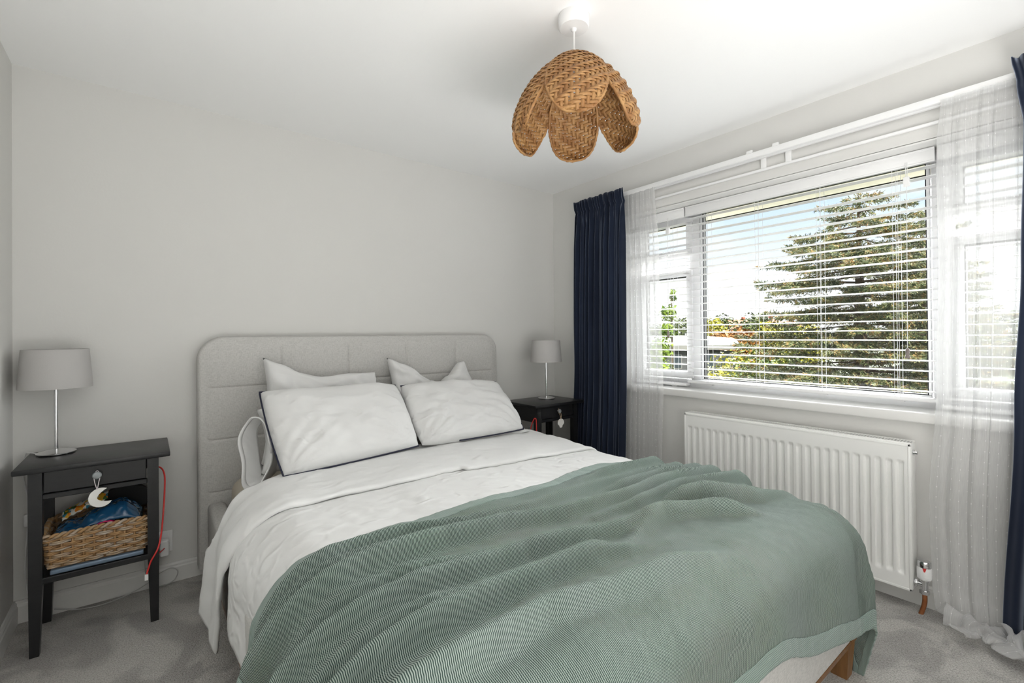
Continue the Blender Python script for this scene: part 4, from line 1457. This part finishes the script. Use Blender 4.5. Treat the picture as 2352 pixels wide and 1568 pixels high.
def cap_fn(u, v):
    a = u * PI
    x = -2.695 + 0.090 * math.cos(a) * (1 - 0.10 * v)
    z = 0.43 + 0.102 * math.sin(a) ** 0.6 * (1 - 0.06 * abs(2 * v - 1))
    y = lerp(-0.135, -0.092, v)
    return (x, y, z)


mb = MB(); mb.grid(cap_fn, 36, 10)
n1 = 37
mb.f.append(tuple(range(n1))); mb.f.append(tuple(range(10 * n1, 11 * n1))[::-1])
tag(mb.build('dark_pouch', M['blackcloth'], None, smooth=True), 'rounded black pouch standing at the back of the basket', 'pouch')


def pink_fn(u, v):
    return (lerp(-2.80, -2.715, u), lerp(-0.316, -0.270, v), 0.4230 + 0.022 * math.sin(PI * u) * math.sin(PI * min(1, v * 1.0 + 0.2)) ** 0.5)


lump('pink_cloth', pink_fn, 20, 10, M['pink'], 'folded deep pink cloth peeking out under the blue packet', 'cloth')

# ------------------------------------------------------------------ cables and socket
sk = thing('wall_socket', 'white wall socket beside the left bedside table', 'socket', (-2.575, -0.006, 0.20))
MB().rbox((-2.615, -0.010, 0.150), (-2.527, -0.0005, 0.250), 0.003, 2).build('plate', M['plastic'], sk, smooth=True)
MB().rbox((-2.548, -0.013, 0.225), (-2.538, -0.009, 0.238), 0.001).build('rocker', M['plastic'], sk)
ch = thing('phone_charger', 'white plug-in charger in the wall socket with a red lead', 'charger', (-2.56, -0.04, 0.19))
MB().rbox((-2.590, -0.046, 0.155), (-2.540, -0.010, 0.205), 0.010, 4).rbox((-2.578, -0.072, 0.152), (-2.544, -0.040, 0.226), 0.007, 4).build('body', M['plastic'], ch, smooth=True)
MB().tube(spline([(-2.560, -0.070, 0.192), (-2.572, -0.082, 0.186), (-2.592, -0.09, 0.176), (-2.60, -0.085, 0.20), (-2.61, -0.07, 0.26)], 8), 0.0022, 8).build('lead', M['red'], ch, smooth=True)
rc_ = thing('charging_cable', 'red charging cable with a white tip looped past the left bedside table', 'cable', (-2.58, -0.2, 0.2), 'red charging cables')
MB().tube(spline([(-2.598, -0.19, 0.602), (-2.580, -0.20, 0.602), (-2.566, -0.22, 0.585), (-2.562, -0.26, 0.541), (-2.572, -0.32, 0.392), (-2.586, -0.375, 0.315), (-2.612, -0.385, 0.263), (-2.625, -0.39, 0.219)], 9), 0.0032, 9).build('lead', M['red'], rc_, smooth=True)
MB().rbox((-2.632, -0.393, 0.194), (-2.620, -0.387, 0.219), 0.0015).build('plug', M['plastic'], rc_)
gc = MB()
gc.tube(spline([(-2.935, -0.035, 0.030), (-2.86, -0.045, 0.006), (-2.775, -0.060, 0.005), (-2.684, -0.035, 0.010), (-2.63, -0.026, 0.028), (-2.60, -0.022, 0.05), (-2.565, -0.020, 0.066), (-2.531, -0.020, 0.072), (-2.508, -0.022, 0.050), (-2.52, -0.026, 0.016), (-2.552, -0.035, 0.006), (-2.60, -0.03, 0.006)], 10), 0.0024, 8)
gc.tube(spline([(-2.629, -0.022, 0.26), (-2.633, -0.022, 0.15), (-2.630, -0.022, 0.074), (-2.612, -0.024, 0.03), (-2.60, -0.03, 0.006)], 8), 0.0016, 7)
tag(gc.build('power_cable', M['grey_cable'], None, smooth=True), 'grey power cable looped along the baseboard below the left table', 'cable')
rc2 = thing('charging_cable', 'red charging cable looped on the side of the corner table', 'cable', (-0.60, -0.40, 0.3), 'red charging cables')
MB().tube(spline([(-0.572, -0.432, 0.29), (-0.574, -0.432, 0.45), (-0.573, -0.430, 0.585), (-0.578, -0.424, 0.612), (-0.586, -0.412, 0.595), (-0.600, -0.39, 0.52), (-0.618, -0.37, 0.44), (-0.632, -0.36, 0.34)], 9), 0.0034, 9).build('lead', M['red'], rc2, smooth=True)
MB().rbox((-0.604, -0.397, 0.475), (-0.588, -0.385, 0.555), 0.004).build('plug', M['device'], rc2, smooth=True)
dd = MB().lathe([(0.002, -0.012), (0.088, -0.012), (0.100, -0.004), (0.100, 0.004), (0.088, 0.012), (0.002, 0.012)], (-0.460, -0.345, 0.3830), 56, 'y')
tag(dd.build('round_disc', M['disc'], None, smooth=True), 'pale round disc standing on the corner table lower shelf', 'disc')
nb_ = MB().lathe([(0.01, 0.0), (0.045, 0.004), (0.056, 0.05), (0.048, 0.10), (0.028, 0.128), (0.004, 0.136)], (-0.325, -0.33, 0.2825), 32)
tag(nb_.build('navy_pouch', M['navy'], None, smooth=True), 'rounded navy pouch beside the disc on the corner table shelf', 'pouch')

# ------------------------------------------------------------------ pendant lamp
PX, PY = -1.405, -1.620
pl = thing('pendant_lamp', 'woven rattan pendant lamp shaped like a six-petal flower hanging from the ceiling', 'lamp', (PX, PY, H))
MB().lathe([(0.054, 0.0), (0.056, -0.004), (0.055, -0.040), (0.050, -0.046), (0.012, -0.047)], (PX, PY, H), 40).build('ceiling_rose', M['plastic'], pl, smooth=True)
MB().lathe([(0.010, -0.046), (0.009, -0.054), (0.005, -0.058)], (PX, PY, H), 16).build('cord_grip', M['plastic'], pl, smooth=True)
MB().tube([(PX, PY, H - 0.05), (PX, PY, 2.06)], 0.0032, 10).build('cord', M['plastic'], pl, smooth=True)
MB().lathe([(0.020, 2.115), (0.021, 2.075), (0.019, 2.055)], (PX, PY, 0), 18).build('bulb_holder', M['plastic'], pl, smooth=True)
MB().lathe([(0.012, 2.060), (0.022, 2.045), (0.027, 2.030), (0.022, 2.014), (0.010, 2.008)], (PX, PY, 0), 20).build('bulb', M['plastic'], pl, smooth=True)
PROF = [(0.018, 2.157), (0.065, 2.143), (0.115, 2.108), (0.158, 2.063), (0.192, 2.012), (0.215, 1.960), (0.226, 1.918), (0.224, 1.893), (0.213, 1.872)]
prof_s = spline([(r_, 0, z_) for r_, z_ in PROF], 10)
plen = [0.0]
for a_, b_ in zip(prof_s, prof_s[1:]):
    plen.append(plen[-1] + (b_ - a_).length)
PLEN = plen[-1]


def prof_at(q):
    L = max(0, min(0.9999, q)) * PLEN
    for i in range(len(plen) - 1):
        if plen[i + 1] >= L:
            t = (L - plen[i]) / (plen[i + 1] - plen[i])
            p = prof_s[i].lerp(prof_s[i + 1], t)
            d = (prof_s[i + 1] - prof_s[i]).normalized()
            return p.x, p.z, Vector((-d.z, d.x))      # outward normal (r,z)
    return prof_s[-1].x, prof_s[-1].z, Vector((1, 0))


def half_width(q):
    """petal half width in metres along its length"""
    w_ = interp([(0, 0.018), (0.15, 0.045), (0.35, 0.082), (0.55, 0.099), (0.68, 0.101), (0.80, 0.096)], q)
    if q > 0.72:
        k_ = (q - 0.72) / 0.28
        w_ *= math.sqrt(max(0.0, 1 - k_ * k_))
    return w_


def petal_pt(az, q, lat, out):
    """lat: metres across the petal, out: metres along the outward normal"""
    r, z, nn = prof_at(q)
    # curvature of the petal a little stronger than the dome
    rc = max(0.05, r * 0.80)
    a = lat / rc
    lx = rc * math.sin(a); lr = rc * math.cos(a) - rc
    rad_ = r + lr + nn.x * out * math.cos(a)
    lx += nn.x * out * math.sin(a)
    ca, sa = math.cos(az), math.sin(az)
    return Vector((PX + rad_ * ca - lx * sa, PY + rad_ * sa + lx * ca, z + nn.y * out))


toc = math.atan2(CAM.y - PY, CAM.x - PX)
for pi_ in range(6):
    az = toc + math.radians(2) + pi_ * PI / 3
    lift = 0.006 if pi_ % 2 == 0 else 0.0
    rs = random.Random(40 + pi_)
    vs, fs = [], []
    # lengthwise stakes (flat)
    spacing = 0.0165
    for k_ in range(-6, 7):
        lat = k_ * spacing
        qs = [i / 44 for i in range(45) if half_width(i / 44) > abs(lat) - 0.002]
        if len(qs) < 4:
            continue
        n0 = len(vs)
        for q in qs:
            for o_ in (-0.0056, 0.0056):
                vs.append(petal_pt(az, q, lat + o_, lift))
        for i in range(len(qs) - 1):
            fs.append((n0 + 2 * i, n0 + 2 * i + 1, n0 + 2 * i + 3, n0 + 2 * i + 2))
    # cross strands: twill over two, under two
    rows = 36
    for r_ in range(rows):
        q = (r_ + 0.8) / (rows + 0.3)
        hw = half_width(q)
        if hw < 0.012:
            continue
        n = max(10, int(hw * 2 / 0.0042))
        n0 = len(vs)
        sw = PLEN / rows * 0.49 * rs.uniform(0.85, 1.1)
        slope = rs.uniform(-0.03, 0.03)
        for i in range(n + 1):
            lat = lerp(-hw, hw, i / n)
            ph_ = (lat / spacing + r_ * 1.0 + 0.5) * PI / 2
            o_ = 0.0040 * math.sin(ph_)
            qq = q + slope * lat
            bow = 0.0011 * math.cos(ph_) / PLEN
            dq = sw / PLEN
            vs.append(petal_pt(az, qq - dq + bow, lat, lift + o_))
            vs.append(petal_pt(az, qq + bow, lat, lift + o_ + 0.0012))
            vs.append(petal_pt(az, qq + dq + bow, lat, lift + o_))
        for i in range(n):
            b_ = n0 + 3 * i
            fs.append((b_, b_ + 1, b_ + 4, b_ + 3)); fs.append((b_ + 1, b_ + 2, b_ + 5, b_ + 4))
    rimp = [petal_pt(az, i / 60, -half_width(i / 60), lift) for i in range(61)] + [petal_pt(az, 1 - i / 60, half_width(1 - i / 60), lift) for i in range(61)]
    wob = [0.0048 + 0.0011 * math.sin(i * 2.4) for i in range(len(rimp))]
    pt = MB().tube(rimp, wob, 7).build('petal', M['rattan'], pl, smooth='all')
    wv = raw_mesh('weave', vs, fs, M['rattan'], pt)
    wv['kind'] = 'stuff'
    md = wv.modifiers.new('thickness', 'SOLIDIFY'); md.thickness = 0.0016; md.offset = 0
    wv.data.polygons.foreach_set('use_smooth', [True] * len(wv.data.polygons))
MB().lathe([(0.010, 2.163), (0.030, 2.160), (0.034, 2.154), (0.030, 2.148)], (PX, PY, 0), 24).build('collar', M['rattan'], pl, smooth=True)

# ------------------------------------------------------------------ outside
GZ = -3.0


def at(px, depth, z):
    """world point for a picture column at a given depth in front of the camera"""
    k_ = (px - 1176) / 1072.5
    return Vector((CAM.x + depth * (fw.x + r2.x * k_), CAM.y + depth * (fw.y + r2.y * k_), z))


structure(MB().box((1.2, -60, GZ - 0.2), (160, 140, GZ)).build('ground', M['grass']), 'garden lawn far below the window')
sf = structure(MB().box((WT, -4.5, 2.00), (0.66, 1.2, 2.09)).box((0.63, -4.5, 2.00), (0.68, 1.2, 2.22)).build('trim_1', M['soffit']), 'cream soffit under the roof eaves outside')


def blades(vs, fs, p, d, n, L, w, rs, spread):
    """a tuft of n needle blades from p around direction d"""
    for _ in range(n):
        dd = (d + Vector((rs.gauss(0, spread), rs.gauss(0, spread), rs.gauss(0, spread)))).normalized()
        sd = dd.cross(Vector((rs.gauss(0, 1), rs.gauss(0, 1), rs.gauss(0, 1))))
        if sd.length < 1e-4:
            continue
        sd = sd.normalized() * w
        l_ = L * rs.uniform(0.6, 1.2)
        n0 = len(vs)
        m_ = p + dd * l_ * 0.5
        vs.extend((p, m_ + sd, p + dd * l_, m_ - sd))
        fs.append((n0, n0 + 1, n0 + 2, n0 + 3))


def conifer(px, depth, ztop, spread_at, label, seed, tiers, dens):
    rs = random.Random(seed)
    base = at(px, depth, GZ)
    t = thing('cedar_tree', label, 'tree', tuple(base), 'tall evergreens outside the window')
    MB().tube([(base.x, base.y, GZ), (base.x + 0.05, base.y, 0.0), (base.x, base.y, ztop - 0.1)], [0.28, 0.16, 0.015], 10).build('trunk', M['bark'], t, smooth=True)
    vs, fs = [], []
    br = MB()
    zlow = -1.6
    for k_ in range(tiers):
        z = lerp(zlow, ztop - 0.08, (k_ / (tiers - 1)) ** 0.92)
        R_ = spread_at(z)
        nb_ = 3 if z > ztop - 0.8 else rs.choice((4, 5, 5, 6))
        a0 = rs.uniform(0, 2 * PI)
        for b_ in range(nb_):
            az = a0 + 2 * PI * b_ / nb_ + rs.uniform(-0.35, 0.35)
            L = R_ * rs.uniform(0.72, 1.12)
            dr = Vector((math.cos(az), math.sin(az), 0))
            tp = Vector((-dr.y, dr.x, 0))
            # far side branches are hidden, keep them thinner
            away = dr.dot(Vector((fw.x, fw.y, 0)))
            keep = 1.0 if away < 0.25 else 0.45
            rise = rs.uniform(-0.02, 0.14)
            pts = []
            ns = 7
            for i in range(ns + 1):
                q = i / ns
                pts.append(Vector((base.x, base.y, z)) + dr * (L * q) + Vector((0, 0, L * (rise * q - 0.20 * q * q + 0.13 * q ** 4))) + tp * (0.05 * L * math.sin(3 * q + k_)))
            br.tube(pts, [0.022 * (1 - 0.8 * i / ns) * (0.5 + 0.3 * L) for i in range(ns + 1)], 4, caps=False)
            nt = int(L * 46 * dens) + 4
            for i in range(nt):
                q = rs.uniform(0.14, 1.0) ** 0.8
                j = min(ns - 1, int(q * ns)); f_ = q * ns - j
                p = pts[j].lerp(pts[j + 1], f_)
                tl = (0.12 + 0.42 * L * (1 - q) ** 0.8 * 0.55) * rs.uniform(0.5, 1.1)
                sg = rs.choice((-1, 1))
                td = (dr * rs.uniform(0.5, 1.0) + tp * sg * rs.uniform(0.5, 1.1) + Vector((0, 0, rs.uniform(-0.30, 0.10)))).normalized()
                nsp = max(2, int(tl / 0.042 * keep))
                for m_ in range(nsp):
                    pp = p + td * tl * (m_ + 0.5) / nsp + Vector((rs.gauss(0, .012), rs.gauss(0, .012), rs.gauss(0, .012) - 0.05 * tl * (m_ / nsp) ** 2))
                    blades(vs, fs, pp, td + Vector((0, 0, -0.12)), 4, 0.088, 0.0085, rs, 0.55)
        # leader tufts
    for i in range(60):
        pp = Vector((base.x, base.y, ztop - rs.uniform(0, 0.35))) + Vector((rs.gauss(0, .05), rs.gauss(0, .05), 0))
        blades(vs, fs, pp, Vector((rs.gauss(0, .5), rs.gauss(0, .5), .8)), 3, 0.09, 0.008, rs, 0.4)
    br.build('branches', M['bark'], t)
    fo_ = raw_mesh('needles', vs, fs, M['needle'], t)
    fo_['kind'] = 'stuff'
    return len(fs)


def spread_a(z):
    return interp([(-1.6, 3.1), (0.3, 2.9), (0.9, 2.7), (1.4, 2.0), (2.0, 2.0), (2.5, 2.15), (3.0, 1.55), (3.45, 1.30), (3.85, 0.75), (4.15, 0.15)], z)


def spread_b(z):
    return interp([(-1.6, 2.6), (1.0, 2.0), (2.2, 1.3), (3.2, 0.75), (3.9, 0.15)], z)


conifer(1975, 10.0, 4.12, spread_a, 'tall sunlit cedar filling the right half of the window', 3, 36, 1.0)
conifer(2120, 11.6, 4.15, spread_b, 'second cedar top behind the first, by the right window edge', 8, 28, 0.9)


def leafy(name, label, cat, pos, crown, nleaf, size, material, seed, trunk=True, group=None, trunk_r=0.05, ellip=None):
    """crown: list of (dx,dy,dz,rx,ry,rz) blobs relative to pos (on the ground)"""
    rs = random.Random(seed)
    t = thing(name, label, cat, tuple(pos), group)
    vs, fs = [], []
    wts = [c[3] * c[5] for c in crown]
    for _ in range(nleaf):
        c = rs.choices(crown, wts)[0]
        while True:
            d = Vector((rs.uniform(-1, 1), rs.uniform(-1, 1), rs.uniform(-1, 1)))
            if 0.35 < d.length < 1.0:
                break
        d *= (0.65 + 0.35 * rs.random()) * (1 + 0.25 * nz(d.x * 3 + seed, d.y * 3, d.z * 3))
        p = Vector(pos) + Vector((c[0] + d.x * c[3], c[1] + d.y * c[4], c[2] + d.z * c[5]))
        nrm = (d + Vector((rs.gauss(0, .6), rs.gauss(0, .6), rs.gauss(0, .6) + 0.3))).normalized()
        a = nrm.orthogonal().normalized()
        b = nrm.cross(a)
        th = rs.uniform(0, 2 * PI)
        a, b = a * math.cos(th) + b * math.sin(th), b * math.cos(th) - a * math.sin(th)
        s_ = size * rs.uniform(0.6, 1.2)
        n0 = len(vs)
        vs.extend((p - a * s_, p + b * s_ * 0.55 + nrm * s_ * 0.12, p + a * s_, p - b * s_ * 0.55 + nrm * s_ * 0.12))
        fs.append((n0, n0 + 1, n0 + 2, n0 + 3))
    o = raw_mesh('foliage', vs, fs, material, t)
    o['kind'] = 'stuff'
    zt = max(c[2] for c in crown)
    if trunk:
        MB().tube([(pos[0], pos[1], pos[2]), (pos[0] + 0.02, pos[1], pos[2] + zt * 0.5), (pos[0], pos[1], pos[2] + zt)], [trunk_r, trunk_r * 0.7, trunk_r * 0.25], 8).build('trunk', M['bark'], t, smooth=True)
    return t


# slim climber-like tree behind the left sash
p = at(1543, 6.0, GZ)
leafy('young_tree', 'slim leafy green tree outside the narrow left window sash', 'tree', p,
      [(0.02, -0.01, 4.66, .05, .05, .12), (-0.04, 0.03, 4.43, .12, .12, .13), (-0.05, 0.03, 4.20, .13, .13, .12), (-0.13, .09, 3.95, .17, .17, .20), (-0.12, .08, 3.62, .20, .20, .25), (0.04, -.03, 3.38, .25, .25, .22), (-.02, .02, 2.95, .36, .36, .35), (0, 0, 2.3, .5, .5, .5)],
      7000, 0.032, M['leaf_green'], 5, trunk_r=0.03)

# far trees on the skyline, each with its own place
rs = random.Random(12)
kinds = [('leaf_dark', 'dark green'), ('leaf_orange', 'orange autumn'), ('leaf_yellow', 'yellow green'), ('leaf_dark', 'deep green')]
far = [(1490, 62, 2.0, 3.2, 0, 'dark tree far behind the left sash, leftmost on the skyline'), (1530, 60, 1.6, 2.6, 0, 'dark tree on the skyline behind the slim leafy tree'), (1566, 58, 2.3, 2.8, 0, 'dark tree on the skyline beside the left sash frame'),
       (1634, 56, 2.2, 2.3, 2, 'yellow green tree on the skyline at the left of the wide pane'), (1662, 60, 2.6, 2.5, 0, 'dark tree on the skyline, second from the left in the wide pane'),
       (1690, 50, 0.9, 2.2, 1, 'orange autumn tree above the flat roofed building'), (1650, 48, 0.5, 1.9, 1, 'rust coloured tree at the left above the flat roofed building'),
       (1722, 60, 2.6, 2.6, 0, 'dark bushy tree in the middle of the skyline'), (1745, 70, 3.0, 1.7, 3, 'pointed dark tree standing up from the middle skyline'), (1765, 58, 1.7, 2.4, 2, 'yellow green tree left of the far houses'), (1716, 46, 0.4, 1.8, 1, 'copper coloured tree above the yellow bush'),
       (1800, 60, 2.2, 2.8, 0, 'dark tree on the skyline against the cedar branches'), (1848, 60, 2.0, 2.8, 2, 'pale green tree half hidden by the cedar'), (2230, 50, 2.4, 4.0, 0, 'dark tree far behind the right sheer curtain'), (2320, 46, 3.0, 4.2, 0, 'dark tree at the far right behind the sheer and navy curtain')]
for i, (px, dp, top_, rad_, kd, lab) in enumerate(far):
    p = at(px, dp, GZ)
    h = (1.17 + top_) - GZ
    leafy('distant_tree', lab, 'tree', p, [(0, 0, h - rad_ * .8, rad_ * .8, rad_ * .8, rad_ * .8), (-rad_ * .5, rad_ * .3, h - rad_ * 1.35, rad_ * .8, rad_ * .8, rad_ * .75), (rad_ * .45, -rad_ * .4, h - rad_ * 1.5, rad_ * .8, rad_ * .8, rad_ * .8), (0, 0, h - rad_ * 2.3, rad_, rad_, rad_ * .9)],
          2600, 0.24, M[kinds[kd][0]], 60 + i, group='trees on the skyline', trunk_r=0.25)

# bushes below the window view
bush = [(1700, 15.0, 0.85, 1.25, 'leaf_yellow', 'yellow green bush in front of the cedar'), (1640, 14.0, 0.12, 0.9, 'leaf_yellow', 'yellow bush at the lower left corner of the wide pane'), (1755, 13.0, 0.95, 1.2, 'leaf_green', 'green bush merging with the cedar on its left'), (1665, 9.0, -0.10, 0.75, 'leaf_purple', 'brown shrub low down at the lower left of the wide pane'),
        (1790, 8.0, -0.05, 0.95, 'leaf_dark', 'dark shrub low down below the cedar'), (1900, 8.0, 0.10, 1.0, 'leaf_dark', 'dark shrub at the cedar foot in the middle of the pane'), (2030, 7.6, 0.05, 1.0, 'leaf_dark', 'dark shrub at the lower right of the wide pane'), (2110, 8.5, 0.30, 1.1, 'leaf_dark', 'dark shrub by the right window frame')]
for i, (px, dp, top_, rad_, mk, lab) in enumerate(bush):
    p = at(px, dp, GZ)
    h = top_ - GZ
    leafy('garden_bush', lab, 'bush', p, [(0, 0, h - rad_ * .7, rad_ * .9, rad_ * .9, rad_ * .7), (-rad_ * .5, .2, h - rad_ * 1.3, rad_ * .9, rad_ * .9, rad_ * .9), (rad_ * .5, -.2, h - rad_ * 1.4, rad_ * .9, rad_ * .9, rad_), (0, 0, h - rad_ * 2.2, rad_, rad_, rad_)],
          2600, 0.05 * dp / 9, M[mk], 90 + i, group='garden bushes', trunk_r=0.05)

# flat-roofed building with pale green roof sheets


def oriented(pc, ang):
    return Matrix.Translation(pc) @ Matrix.Rotation(ang, 4, 'Z')


def obox(mb, mtx, a, b):
    n0 = len(mb.v)
    mb.box(a, b)
    for i in range(n0, len(mb.v)):
        mb.v[i] = tuple(mtx @ Vector(mb.v[i]))
    return mb


ang = math.atan2(r2.y, r2.x)
pc = at(1590, 26, GZ)
fb = thing('flat_roofed_building', 'low flat roofed building with pale green roof and white fascia', 'building', tuple(pc))
mtx = oriented(pc, ang)
obox(MB(), mtx, (-4.2, 0, 0), (2.4, 5, 3.15)).build('wall', M['greyclad'], fb)
obox(MB(), mtx, (-4.4, -0.3, 3.25), (2.6, 5.2, 3.50)).build('fascia', M['render'], fb)
hx = MB().hexa([tuple(mtx @ Vector(q)) for q in [(-4.4, -0.3, 3.50), (2.6, -0.3, 3.50), (2.6, 5.2, 3.62), (-4.4, 5.2, 3.62), (-4.4, 0.6, 3.86), (2.6, 0.6, 3.86), (2.6, 5.2, 4.0), (-4.4, 5.2, 4.0)]])
hx.build('roof', M['greenroof'], fb)
for i in range(7):
    w_ = obox(MB(), mtx, (-3.9 + i * 0.9, -0.03, 2.2), (-3.3 + i * 0.9, 0.02, 3.0)).build('window', M['render'], fb)
    obox(MB(), mtx, (-3.85 + i * 0.9, -0.05, 2.25), (-3.35 + i * 0.9, 0.0, 2.95)).build('pane', M['darkglass'], w_)


def house(px, dp, w_, hw, ridge, label, wallm, seed, group=None):
    pc = at(px, dp, GZ)
    t = thing('far_house', label, 'house', tuple(pc), group)
    mtx = oriented(pc, ang + 0.15 * (seed % 3 - 1))
    obox(MB(), mtx, (-w_, 0, 0), (w_, 5, hw)).build('wall', wallm, t)
    P = [(-w_ - .2, -.3, hw), (w_ + .2, -.3, hw), (w_ + .2, 5.3, hw), (-w_ - .2, 5.3, hw), (-w_ * .9, 2.5, ridge), (w_ * .9, 2.5, ridge)]
    P = [tuple(mtx @ Vector(q)) for q in P]
    MB().add(P, [(0, 3, 2, 1), (0, 1, 5, 4), (2, 3, 4, 5), (1, 2, 5), (3, 0, 4)]).build('roof', M['rooftile'], t)
    obox(MB(), mtx, (w_ * .4, 2.2, ridge - .3), (w_ * .6, 2.8, ridge + .7)).build('chimney', M['brick'], t)
    for x in (-w_ * .6, w_ * .2):
        wn_ = obox(MB(), mtx, (x, -.06, hw - 1.5), (x + w_ * .4, .01, hw - .4)).build('window', M['render'], t)
        obox(MB(), mtx, (x + .08, -.09, hw - 1.42), (x + w_ * .4 - .08, -.05, hw - .48)).build('pane', M['darkglass'], wn_)


house(1708, 95, 2.4, 5.4, 6.9, 'far house with red roof at the left of the skyline', M['render'], 1, 'houses on the skyline')
house(1778, 90, 2.4, 5.3, 6.9, 'far pink brick house in the middle of the skyline', M['brick'], 2, 'houses on the skyline')
house(1815, 92, 2.2, 5.2, 6.4, 'far house with red roof next to the cedar branches', M['render'], 3, 'houses on the skyline')
pc = at(1680, 10.5, GZ)
gs = thing('garden_shed', 'small red roofed garden shed below the window at lower left', 'shed', tuple(pc))
mtx = oriented(pc, ang + 0.4)
obox(MB(), mtx, (-0.6, 0, 0), (0.6, 1.2, 1.75)).build('wall', M['oak'], gs)
P = [tuple(mtx @ Vector(q)) for q in [(-.7, -.1, 1.75), (.7, -.1, 1.75), (.7, 1.3, 1.75), (-.7, 1.3, 1.75), (0, -.1, 2.2), (0, 1.3, 2.2)]]
MB().add(P, [(0, 3, 2, 1), (0, 1, 4), (2, 3, 5), (1, 2, 5, 4), (3, 0, 4, 5)]).build('roof', M['rooftile'], gs)
obox(MB(), mtx, (-.25, -.04, 0.02), (.25, .01, 1.6)).build('door', M['bark'], gs)
